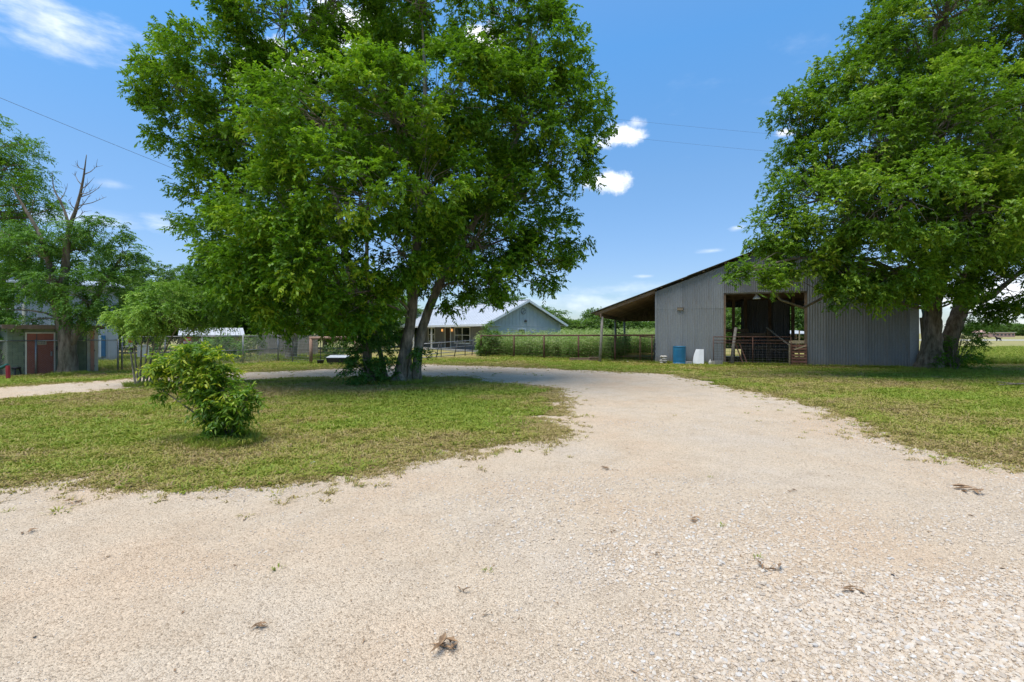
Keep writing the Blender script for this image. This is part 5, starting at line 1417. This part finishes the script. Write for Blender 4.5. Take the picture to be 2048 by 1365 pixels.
for k in range(14): b = Vector(C[(k * 29) % len(C)]); mb.tube([a0 + Vector((.1 * math.sin(k), .1 * math.cos(k), 0)), a0.lerp(b, .5) + Vector((0, 0, .12)), b], [.02, .014, .006], 5)
mb.build('stems', M_TWIG, ss)

# ------------------------------------------------------------------ chinaberry by the green shed, with its dead top
ch = thing('chinaberry_tree', (*gp(138, 748), 0), 'spreading tree with thick trunk and dead bare top by the shed', 'tree')
yc = FOC * EYE / (748 - HOR)
K1 = [(*gp(136, 748), -.1, .40), PX(136, 735, yc, .33), PX(135, 700, yc, .29), PX(133, 668, yc, .27), PX(130, 630, yc, .2), PX(126, 590, yc, .17), PX(130, 540, yc, .14), PX(134, 490, yc, .11), PX(139, 455, yc, .085), PX(150, 425, yc, .065), PX(160, 390, yc, .05), PX(167, 355, yc, .035), PX(173, 310, yc, .012)]
K2 = [PX(133, 680, yc, .2), PX(115, 630, yc - .2, .14), PX(104, 560, yc - .3, .11), PX(92, 500, yc - .4, .09), PX(72, 455, yc - .4, .065), PX(48, 415, yc - .5, .045), PX(25, 375, yc - .5, .02)]
K3 = [PX(138, 690, yc, .2), PX(165, 640, yc + .2, .13), PX(190, 600, yc + .3, .1), PX(215, 555, yc + .4, .07), PX(240, 520, yc + .4, .04)]
K4 = [PX(138, 452, yc, .06), PX(130, 425, yc, .045), PX(122, 405, yc, .035), PX(108, 378, yc, .022), PX(104, 345, yc, .008)]
nodes = []
for i, T in enumerate((K1, K2, K3, K4)):
    mb = MB(); S_ = stem(mb, T, 12, 5, .08, rt); mb.build('trunk' if i == 0 else 'dead_limb' if i == 3 else 'bough', M_BARK_R, ch, smooth=True)
    nodes += [s for s in S_ if 2.0 < s[2] < 5.5]
mb = MB()
for (u, v, du, dv) in ((160, 388, 22, -6), (167, 350, 28, -18), (163, 370, -14, -22), (160, 395, 40, -20), (155, 412, 58, -18), (150, 425, 30, -35), (128, 420, -10, -20), (170, 340, -20, -12), (155, 405, 18, -35), (145, 440, 25, -18), (152, 420, -16, -20), (160, 380, 26, -22), (120, 400, 14, -24), (72, 455, -20, -35), (60, 430, 10, -40), (50, 415, -22, -30), (85, 485, -40, -30)):
    p, q = pt(u, v, yc), pt(u + du, v + dv, yc + rt.uniform(-.4, .4)); m_ = p.lerp(q, .5) + Vector((0, 0, -.06))
    mb.tube([p, m_, q], [.022, .015, .005], 5)
    for k in range(3):
        s_ = m_.lerp(q, rt.uniform(0, .9)); mb.tube([s_, s_ + Vector((rt.uniform(-.2, .25), rt.uniform(-.2, .2), rt.uniform(.05, .3)))], [.009, .003], 4)
mb.build('dead_twigs', M_TWIG, ch)
CH = [(140, 470, 46, 0, .6), (205, 465, 48, .3, .7), (245, 500, 42, .5, .7), (265, 530, 30, .6, .7), (60, 500, 58, -.5, .7), (20, 480, 55, -.2), (115, 560, 50, -.8, .6), (200, 560, 55, 0, .65), (80, 590, 40, -.8, .6), (165, 600, 45, -.7, .6), (30, 560, 50, .2), (215, 600, 40, .2), (150, 630, 30, -.8, .6), (15, 620, 36, 0), (60, 640, 26, -.6, .5), (195, 640, 30, 0, .6), (170, 500, 50, 1.2), (100, 530, 50, 1.2)]
ch_l = lobes_px(CH, yc)
cr, C, O = crown('crown', ch_l, M_LEAF_B, ch, 301, per_m2=2.2, twigs=15, K=13, clump_r=.34, twig_len=(.22, .42), leaf=.095, width=.042, tone=(.45, .17), inner=.3, rmax=.78, zmin=1.35, droop=.55, spread=1.1, up=.05)
cr['kind'] = 'stuff'
limbs('branches', M_BARK_R, ch, nodes, ch_l, C, O, 302, r_limb=.06, r_twig=.012, every=3)

# umbrella-shaped young tree with thin stems
ut = thing('umbrella_tree', (*gp(290, 772), 0), 'young umbrella-shaped tree on a clump of thin dark stems', 'tree')
yu = FOC * EYE / (772 - HOR)
UM = [(300, 612, 48, 0, .6), (345, 592, 55, 0, .55), (395, 605, 45, .2, .55), (258, 640, 36, -.2, .6), (330, 630, 50, -.5, .6), (425, 632, 32, .3, .6), (290, 660, 32, -.3, .6), (370, 640, 36, .1, .5), (240, 628, 20, -.1, .5), (448, 640, 14, .3, .5), (340, 610, 60, .9, .55)]
u_l = lobes_px(UM, yu)
cr, C, O = crown('crown', u_l, M_LEAF_B, ut, 311, per_m2=6, twigs=12, K=14, clump_r=.20, twig_len=(.2, .36), leaf=.08, width=.036, tone=(.86, .13), inner=.25, rmax=.85, zmin=1.4, droop=.6, spread=1.15, up=.0)
cr['kind'] = 'stuff'
nodes = []
for k, (b0, top) in enumerate((((272, 774), (258, 690)), ((278, 773), (266, 680)), ((286, 772), (300, 660)), ((292, 771), (320, 650)), ((298, 771), (345, 640)), ((303, 770), (362, 645)), ((308, 770), (392, 655)), ((280, 770), (285, 650)))):
    x, y = gp(*b0); e = pt(*top, yu + .25 * math.sin(k * 2))
    T = [(x, y, -.03, .032), (x + .3 * (e.x - x), y + .2 * (e.y - y), e.z * .4, .026), (x + .65 * (e.x - x), y + .6 * (e.y - y), e.z * .75, .022), (e.x, e.y, e.z, .018)]
    mb = MB(); S_ = stem(mb, T, 7, 4, .05, rt); mb.build('stem', M_BARK, ut, smooth=True); nodes += [S_[-1], S_[-3]]
limbs('branches', M_BARK, ut, nodes, u_l, C, O, 312, r_limb=.022, r_twig=.006, every=2)

# yellow-green bush in the foreground
yb = thing('foreground_bush', (*gp(452, 888), 0), 'yellow-green leafy bush leaning left on the near lawn', 'bush')
yy = FOC * EYE / (888 - HOR)
BU = [(452, 846, 36, 0), (474, 812, 36, 0), (430, 800, 24, .1), (420, 760, 34, .1, .6), (380, 722, 40, .2, .6), (336, 728, 30, .2, .6), (428, 722, 30, .1, .6), (392, 702, 22, .2, .5), (496, 790, 22, -.1, .6), (326, 782, 20, .1, .4), (450, 868, 28, 0), (308, 738, 16, .2, .5), (362, 772, 16, .2, .5), (455, 745, 20, .1, .5), (440, 830, 30, .1), (428, 802, 30, 0), (404, 782, 24, .1, .7), (445, 776, 30, 0), (410, 745, 30, .1, .7)]
b_l = lobes_px(BU, yy)
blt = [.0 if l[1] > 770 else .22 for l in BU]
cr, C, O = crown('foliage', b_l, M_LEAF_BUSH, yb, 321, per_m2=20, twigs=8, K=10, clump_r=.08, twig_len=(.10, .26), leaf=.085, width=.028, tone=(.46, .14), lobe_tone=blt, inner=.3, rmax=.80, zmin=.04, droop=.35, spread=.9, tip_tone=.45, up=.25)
cr['kind'] = 'stuff'
base = Vector((*gp(452, 886), 0)); nodes = []
mb = MB()
for k, i in enumerate((0, 1, 2, 3, 4, 5, 6, 8, 9, 14)):
    e = Vector(b_l[i][0]); a = base + Vector((.05 * math.sin(k * 2), .04 * math.cos(k * 2), 0))
    T = [(*a, .016), (*(a.lerp(e, .4) + Vector((0.03, 0, .06))), .012), (*e, .007)]
    S_ = stem(mb, T, 6, 4, .0); nodes += S_[2:]
mb.build('stems', M_TWIG, yb, smooth=True)
limbs('branches', M_TWIG, yb, nodes, b_l, C, O, 322, r_limb=.007, r_twig=.003, every=3)

# ------------------------------------------------------------------ trees further off
def far_proto(seed, h, w, leaf, mat, n_l=13, per=1.8, twigs=8, K=9, tone=.45, trunk_r=.16):
    r = np.random.default_rng(seed)
    L = []
    for k in range(n_l):
        a = r.uniform(0, 6.28); d = w * .5 * r.uniform(.15, .72); z = h * r.uniform(.2, .85); rr_ = w * .5 * r.uniform(.3, .5) * (1.1 - .35 * z / h)
        L.append((np.array([d * math.cos(a) * (1.15 - .5 * z / h), d * math.sin(a) * (1.15 - .5 * z / h), z]), np.array([rr_, rr_, rr_ * .85])))
    L.append((np.array([0, 0, h * .82]), np.array([w * .22, w * .22, h * .18])))
    L.append((np.array([0, 0, h * .45]), np.array([w * .33, w * .33, h * .33])))
    cm, C, O = crown('crown', L, mat, None, seed + 1, per_m2=per, twigs=twigs, K=K, clump_r=leaf * 2.6, twig_len=(leaf * 2, leaf * 4), leaf=leaf, width=leaf * .5, tone=(tone, .15), inner=.15, zmin=.15, link=False)
    mb = MB(); mb.tube([(0, 0, -.1), (.05, 0, h * .3), (-.05, .05, h * .75)], [trunk_r, trunk_r * .8, trunk_r * .25], 8, wob=.1, rnd=rt)
    rg2 = np.random.default_rng(seed + 2)
    for (c, r_) in L: mb.tube(curve_pts((0, 0, h * .25), c, rg2, 4, .04, .06), [trunk_r * .5, trunk_r * .4, trunk_r * .3, trunk_r * .2, trunk_r * .08], 5, caps=False)
    tm = bpy.data.meshes.new('trunk'); tm.from_pydata(mb.v, [], mb.f); tm.materials.append(M_BARK)
    return cm, tm, h, w
FAR = [far_proto(401, 5.0, 6.0, .24, M_LEAF_FAR, tone=.42), far_proto(411, 5.6, 5.0, .22, M_LEAF_FAR, tone=.52), far_proto(421, 4.4, 6.4, .26, M_LEAF_FAR, tone=.34)]
MID = [far_proto(431, 8.0, 7.0, .17, M_LEAF, n_l=18, per=1.5, twigs=12, K=10, tone=.16, trunk_r=.2), far_proto(441, 7.0, 6.0, .16, M_LEAF_FAR, n_l=16, per=1.5, twigs=11, K=10, tone=.36, trunk_r=.18)]
rf_ = random.Random(12)
def far_tree(name, proto, x, y, h, label, group=None, wid=None):
    cm, tm, ph_, pw_ = proto
    s = h / ph_; sx = s if wid is None else wid / pw_
    t = thing(name, (x, y, 0), label, 'tree', group)
    rz = rf_.uniform(0, 6.28)
    c = share('crown', cm, (x, y, 0), t, (0, 0, rz), (sx, sx, s)); c['kind'] = 'stuff'
    share('trunk', tm, (x, y, 0), t, (0, 0, rz), (sx, sx, s))
    return t
def hz(v, y): return EYE + (HOR - v) * y / FOC
k = 0
for u in range(1085, 1345, 22):
    y = rf_.uniform(62, 84); v = 634 + 10 * math.sin(u * .045) + rf_.uniform(-8, 5) - max(0, (1120 - u)) * .25
    far_tree('hedgerow_tree', FAR[k % 3], (u - 1024) / FOC * y, y, hz(v, y), 'bushy tree in the far tree line between house and barn', 'tree line between house and barn', 5.8); k += 1
for u, y, v in ((1452, 56, 612), (1478, 52, 606), (1500, 60, 600), (1560, 62, 606), (1588, 58, 600), (1606, 54, 606), (1630, 57, 600), (1660, 60, 604), (1700, 56, 600)):
    far_tree('field_tree', FAR[k % 3], (u - 1024) / FOC * y, y, hz(v, y), 'green tree behind the barn, seen through its back openings', 'trees behind the barn', 5.2); k += 1
for u, y, v, lab in ((1000, 62, 588, 'rounded tree rising behind the white house roof'), (1036, 66, 594, 'second tree behind the house ridge, nearer the gable peak'), (950, 60, 580, 'tree behind the house hidden partly by the shade tree')):
    far_tree('yard_tree', MID[1], (u - 1024) / FOC * y, y, hz(v, y), lab, None, 6.5)
for u, y, v, w, pr, lab in ((425, 40, 497, 6.4, 0, 'dark tree left behind the shade tree, above the coop'), (480, 44, 470, 7.0, 0, 'dark tree behind the coop roof, right of its neighbour'), (560, 45, 470, 7.5, 0, 'dark tree above the grey privacy fence'),
                         (650, 40, 500, 7, 0, 'dark tree behind the pipe gateway frame'), (310, 48, 528, 8, 1, 'hazy green tree far behind the umbrella tree'), (262, 40, 545, 6, 1, 'tree between metal building and umbrella tree'), (370, 52, 535, 8, 1, 'far tree showing over the umbrella tree top'),
                         (740, 44, 540, 7, 0, 'dark tree behind the trunks of the shade tree'), (690, 50, 560, 8, 1, 'lighter tree between gateway frame and shade tree'), (600, 52, 540, 8, 0, 'broad dark tree far behind the privacy fence'), (520, 46, 560, 7, 0, 'low dark tree right behind the tiny playhouse'), (390, 42, 560, 7, 0, 'low dark tree directly behind the coop'), (220, 52, 540, 8, 1, 'tree right of the metal building roof'), (800, 56, 590, 7, 1, 'tree behind the left end of the house roof'), (-20, 30, 470, 7, 0, 'dark tree at the left edge beyond the green shed')):
    far_tree('background_tree', MID[pr], (u - 1024) / FOC * y, y, hz(v, y), lab, None, w)
for k2, (u, v) in enumerate(((1945, 646), (1962, 644), (1980, 648), (1996, 650), (2012, 646), (2030, 649), (2046, 650), (2070, 648))):
    y = 245 + 8 * (k2 % 3); far_tree('distant_tree', FAR[k2 % 3], (u - 1024) / FOC * y, y, hz(v, y), 'distant tree on the horizon beyond the dry pasture', 'trees on the far horizon', 9)
# bare-stemmed pair of trunks under the big crown
tt_ = thing('twin_trunk_tree', (*gp(584, 719), 0), 'twin trunked tree standing by the wire fence', 'tree')
yt = FOC * EYE / (719 - HOR)
for b0, mid_, e in (((575, 720), (576, 690), (570, 620)), ((587, 719), (590, 685), (600, 600))):
    mb = MB(); stem(mb, [PG(*b0, .2), PX(*mid_, yt, .16), PX(*e, yt, .12), PX(e[0], e[1] - 90, yt, .06)], 10, 4, .08, rt); mb.build('trunk', M_BARK, tt_, smooth=True)
cr, C, O = crown('crown', lobes_px([(570, 580, 70, 0), (620, 560, 70, 0), (540, 620, 50, 0), (600, 630, 40, 0), (590, 500, 80, 0)], yt), M_LEAF, tt_, 331, per_m2=.6, twigs=12, K=9, leaf=.17, width=.07, clump_r=.6, tone=(.28, .12), zmin=1.6); cr['kind'] = 'stuff'
# tall tree cut by the left edge
lt = thing('edge_tree', (*gp(-70, 738), 0), 'tall airy tree cut off by the left edge of the view', 'tree')
ye = 25.0
E1 = [PG(-70, 731, .3), PX(-68, 650, ye, .25), PX(-60, 540, ye, .2), PX(-40, 440, ye, .14), PX(-20, 350, ye, .09), PX(0, 260, ye, .04)]
mb = MB(); S_ = stem(mb, E1, 12, 5, .08, rt); mb.build('trunk', M_BARK_R, lt, smooth=True); nodes = [s for s in S_ if s[2] > 3]
ED = [(15, 285, 44, 0), (40, 330, 42, 0), (5, 360, 60, 0), (62, 375, 40, .3), (20, 420, 56, 0), (85, 400, 26, .3, .6), (-70, 360, 100, .5), (-50, 470, 90, .5), (70, 425, 28, .3, .6), (100, 418, 14, .3, .5), (-40, 280, 60, .2)]
e_l = lobes_px(ED, ye)
cr, C, O = crown('crown', e_l, M_LEAF, lt, 341, per_m2=1.2, twigs=16, K=10, clump_r=.5, leaf=.13, width=.05, tone=(.42, .14), inner=.2, zmin=2); cr['kind'] = 'stuff'
limbs('branches', M_BARK_R, lt, nodes, e_l, C, O, 342, r_limb=.07, r_twig=.014, every=2)
# climbing shrub at the house corner and one on the chain-link corner
for (nm, lab, px, yq, mat, sd) in (('edge_bush', 'dark bush at the left edge beside the green shed', [(-12, 715, 22, 0), (-5, 690, 22, .2), (-30, 700, 34, .3), (-8, 668, 18, .3)], 18.6, M_LEAF_B, 391),
                                   ('corner_shrub', 'leafy shrub at the fence end before the house corner', [(972, 690, 18, 0), (966, 705, 14, 0), (984, 672, 14, 0), (978, 655, 10, .6), (992, 698, 16, 0)], 34.2, M_LEAF_FAR, 351),
                                   ('fence_hedge', 'dark green hedge behind the chain-link below the coop roof', [(395, 700, 15, 0), (415, 692, 18, 0), (440, 694, 18, .2), (462, 692, 18, .2), (482, 698, 15, 0), (375, 704, 12, 0)], 27.0, M_LEAF_B, 365),
                                   ('fence_vine', 'pale green vine clump on the chain-link above the privacy fence', [(500, 682, 16, 0), (512, 690, 14, 0), (494, 700, 12, 0)], 31.0, M_WEED, 361),
                                   ('dark_bush', 'dark rounded bush behind the red and white fence sign', [(425, 690, 16, 0), (440, 685, 14, 0), (322, 702, 14, 0)], 26.5, M_LEAF_B, 371),
                                   ('fence_shrub', 'pale shrub seen through the pipe gateway frame', [(665, 700, 14, 0), (680, 705, 12, 0), (690, 695, 12, 0)], 31.0, M_WEED, 381)):
    x, y = (px[0][0] - 1024) / FOC * yq, yq
    t = thing(nm, (x, y, 0), lab, 'shrub')
    cr, C, O = crown('foliage', lobes_px(px, yq), mat, t, sd, per_m2=5, twigs=9, K=8, clump_r=.2, twig_len=(.2, .35), leaf=.12, width=.06, tone=(.5, .15), zmin=.1); cr['kind'] = 'stuff'
    mb = MB()
    for q in range(8):
        b = Vector(C[(q * 13) % len(C)]); mb.tube([(x + .1 * math.sin(q), y, 0), Vector((x, y, 0)).lerp(b, .5), b], [.015, .01, .005], 4)
    mb.build('stems', M_TWIG, t)

# ------------------------------------------------------------------ tall weeds and rough grass
def weed(seed, h, tone):
    r = np.random.default_rng(seed); n = 7
    st_ = np.zeros((n * 5, 3)); d = np.zeros((n * 5, 3)); T = []
    for k in range(n):
        a = r.uniform(0, 6.28); lean = np.array([math.cos(a), math.sin(a), 0]) * r.uniform(.05, .22)
        hh = h * r.uniform(.7, 1.1)
        for j in range(5):
            f = (j + .6) / 5; st_[k * 5 + j] = lean * f * hh + [0, 0, hh * f * .92]; b = r.uniform(0, 6.28)
            d[k * 5 + j] = [math.cos(b) * .8, math.sin(b) * .8, .55]; T.append(tone + .42 * (f - .5) + r.normal(0, .06))
    V, q, tn = twig_leaves(r, st_, unit(d), r.uniform(.14, .3, n * 5) * h / 1.3, 8, .10, .036, .5, .9, np.array(T))
    return np_mesh('weed_piece', V, q, M_WEED, tn, link=False)
WEEDS = [weed(500 + k, 1.5 + .14 * (k % 3), .40 + .07 * k) for k in range(5)]
r6 = np.random.default_rng(61)
n = 5200
y = r6.uniform(26.5, 58, n); u = r6.uniform(958, 1330, n); x = (u - 1024) / FOC * y
P = np.stack([x, y, np.zeros(n)], 1)
nrm = np.array([-(FB - FA)[1], (FB - FA)[0]]); nrm /= np.linalg.norm(nrm)
side = (P[:, :2] - FA) @ nrm
if nrm[1] < 0: side = -side
ok = side > .5
dh = P[:, :2] - Hf.o; ha, hb = dh @ Hf.ex, dh @ Hf.ey
ok &= ~((ha > -1.2) & (ha < HW + .6) & (hb > -.6))
dbn = P[:, :2] - B.o; ba, bb = dbn @ B.ex, dbn @ B.ey
ok &= ~((ba > -2.4) & (bb > -.3) & (bb < BD + .2))
P = P[ok]
s6 = r6.uniform(.55, 1.2, (len(P), 1)) * np.clip(.82 + .012 * (P[:, 1:2] - 26), .8, 1.1)
scatter('tall_weeds', P, np.stack([r6.normal(0, .05, len(P)), r6.normal(0, .05, len(P)), r6.uniform(0, 6.28, len(P))], 1), np.repeat(s6, 3, 1), WEEDS, 'dense field of tall pale green weeds behind the pipe fence', 'weeds', seed=4)
TALL = [tuft(60 + k, 26, .42, .16, t, .010) for k, t in enumerate((.55, .7, .85, .95))]
def tall(name, px_rng, yr, n, lab, seed, s0=.5, s1=1.1, filt=None):
    r = np.random.default_rng(seed); y = r.uniform(*yr, n); u = r.uniform(*px_rng, n); P = np.stack([(u - 1024) / FOC * y, y, np.zeros(n)], 1)
    if filt is not None: P = P[filt(P)]
    s = r.uniform(s0, s1, (len(P), 1))
    scatter(name, P, np.stack([r.normal(0, .08, len(P)), r.normal(0, .08, len(P)), r.uniform(0, 6.28, len(P))], 1), np.repeat(s, 3, 1), TALL, lab, 'grass', seed=seed)
def behind_chain(P):
    a, b = np.array(gp(-60, 757)), np.array(gp(556, 722.5)); d = b - a; nn = np.array([-d[1], d[0]]); return ((P[:, :2] - a) @ nn) > .1
tall('rough_grass', (190, 700), (20, 34), 2600, 'bright rough grass growing along and behind the chain-link fence', 71, .35, .8, behind_chain)
def right_field(P):
    d = P[:, :2] - B.o; a, b = d @ B.ex, d @ B.ey
    return (a > BW + 1.2)
tall('pasture_grass', (1880, 2200), (25, 50), 5200, 'long green grass beyond the barn tree at the right', 72, .55, 1.1, right_field)
def front_of_walls(P): return np.ones(len(P), bool)
# grass fringe at the foot of the barn and trunks
r7 = np.random.default_rng(77); F_ = []
for k in range(500):
    a = r7.uniform(-.2, BW + 1); p = B.P(a, -.12 - abs(r7.normal(0, .12)), 0); F_.append((p.x, p.y, 0))
for (u, v, rad, nn) in ((800, 766, 1.1, 260), (1870, 742, 1.4, 200), (452, 888, .5, 150), (288, 772, .5, 90), (140, 750, .7, 80), (622, 729, .5, 40), (680, 731, .9, 60)):
    x, y = gp(u, v)
    for k in range(nn): a = r7.uniform(0, 6.28); d = rad * math.sqrt(r7.uniform(0, 1)); F_.append((x + d * math.cos(a), y + d * math.sin(a), 0))
for k in range(260):
    p = FA + (FB - FA) * r7.uniform(0, 1) + r7.normal(0, .15, 2); F_.append((p[0], p[1], 0))
F_ = np.array(F_)
scatter('grass_fringe', F_, np.stack([0 * F_[:, 0], 0 * F_[:, 0], r7.uniform(0, 6.28, len(F_))], 1), np.repeat(r7.uniform(.18, .5, (len(F_), 1)), 3, 1), TALL, 'longer grass left standing round walls, posts and trunks', 'grass', seed=8)

# ------------------------------------------------------------------ wires
def wire(name, a, b, sag, label, r=.012):
    P = []
    for i in range(25):
        t = i / 24; p = Vector(a).lerp(Vector(b), t); p.z -= sag * 4 * t * (1 - t); P.append(p)
    o = MB().tube(P, r, 5).build(name, M_STEEL_D, smooth=True); tag(o, label, 'wire')
wire('power_line', pt(-420, 20, 17), Hf.P(3.9, 5.5, HR + 1.8), .5, 'dark overhead power line crossing the upper left sky', .009)
wire('power_line', pt(700, 178, 60), pt(2400, 328, 60), 1.0, 'upper of two faint wires across the sky over the barn', .009)
wire('power_line', pt(700, 208, 60), pt(2400, 362, 60), 1.2, 'lower of two faint wires across the sky over the barn', .009)

# ------------------------------------------------------------------ litter on the gravel
def leaf_bit(x, y, s, seed, label, n=3):
    n += 2
    r = np.random.default_rng(seed); t = thing('dead_leaf_clump', (x, y, .01), label, 'leaf')
    for k in range(n):
        c = Vector((x + r.normal(0, s * .28), y + r.normal(0, s * .22), .012 + .006 * k)); a = r.uniform(0, 6.28)
        m = MB(); ax = Vector((math.cos(a), math.sin(a), r.uniform(-.1, .2))) * s * r.uniform(.22, .5); sd = Vector((-math.sin(a), math.cos(a), r.uniform(-.2, .3))) * s * r.uniform(.06, .12)
        up_ = Vector((0, 0, s * .08))
        m.add([c - ax, c + sd + up_, c + ax + up_ * .6, c - sd + up_, c], [(0, 4, 1), (1, 4, 2), (0, 3, 4), (4, 3, 2)]); m.build('leaf', M_DEADLEAF, t)
    mid = Vector((x, y, .02)); MB().tube([mid, mid + Vector((s * .5, r.normal(0, .3) * s, .01))], [.0022, .001], 4).build('stalk', M_TWIG, t)
LIT = [(887, 1298, .17, 5, 'largest brown dead leaf clump at the bottom of the driveway'), (923, 1184, .07, 2, 'small dead leaf above the largest leaf clump'), (973, 1233, .055, 2, 'tiny dead leaf right of the largest leaf clump'), (1540, 1142, .13, 3, 'brown dead leaf clump right of centre on the gravel'),
       (1922, 983, .22, 5, 'dark clump of dead grass lying near the right lawn edge'), (1210, 940, .10, 3, 'small dark clump in the middle of the driveway'), (1697, 1185, .11, 2, 'dull green-brown leaf right of the brown leaf clump'), (1385, 1042, .10, 3, 'dead leaf clump beside tiny green sprouts'),
       (140, 1011, .14, 3, 'brown leaf clump at left below the lawn edge'), (530, 1253, .09, 3, 'grey-brown leaf scrap at lower left of the gravel'), (1225, 1066, .06, 2, 'pale brown leaf bit near the middle of the gravel'), (1310, 1112, .06, 2, 'curled dark leaf left of the brown leaf clump'), (1585, 985, .08, 2, 'thin dark twig-like leaf on the right-hand gravel'), (62, 1067, .09, 2, 'dark leaf scrap near the left edge of the gravel')]
for i, (u, v, s, n, lab) in enumerate(LIT):
    x, y = gp(u, v); leaf_bit(x, y, s, 700 + i, lab, n)
x, y = gp(1785, 1154); o = share('dark_pebble', RK[0], (x, y, 0), None, (0, 0, .4), (.10, .10, .14)); tag(o, 'single black pebble on the pale gravel', 'pebble')
o.data = RK[0].copy(); o.data.materials.clear(); o.data.materials.append(M_BLACK)
x, y = gp(625, 930); o = share('pale_rock', RK[1], (x, y, -.02), None, (0, 0, 1), (.42, .42, .5)); tag(o, 'pale rock in the brown grass at the lawn edge', 'stone')
for i, (u, v, s, tn, lab) in enumerate(((697, 962, 1.5, 3, 'left of two green grass tufts off the lawn edge'), (718, 974, 1.1, 4, 'right of two green grass tufts off the lawn edge'), (1440, 1053, .8, 5, 'tiny bright green sprout right of the leaf clump'), (1515, 1118, .7, 5, 'tiny green sprout above the brown leaf clump'), (977, 1145, .7, 4, 'tiny green sprout in the centre gravel'), (556, 1139, .8, 4, 'tiny green sprout at left on the gravel'),
                                        (1035, 905, 1.2, 4, 'green sprout by the right tip of the grass island'), (1042, 885, 1.2, 5, 'taller green sprout at the edge of the grass island'))):
    x, y = gp(u, v); o = share('grass_tuft', TUFTS[tn], (x, y, .004), None, (0, 0, i), (s * .7, s * .7, s * .75)); tag(o, lab, 'grass tuft')
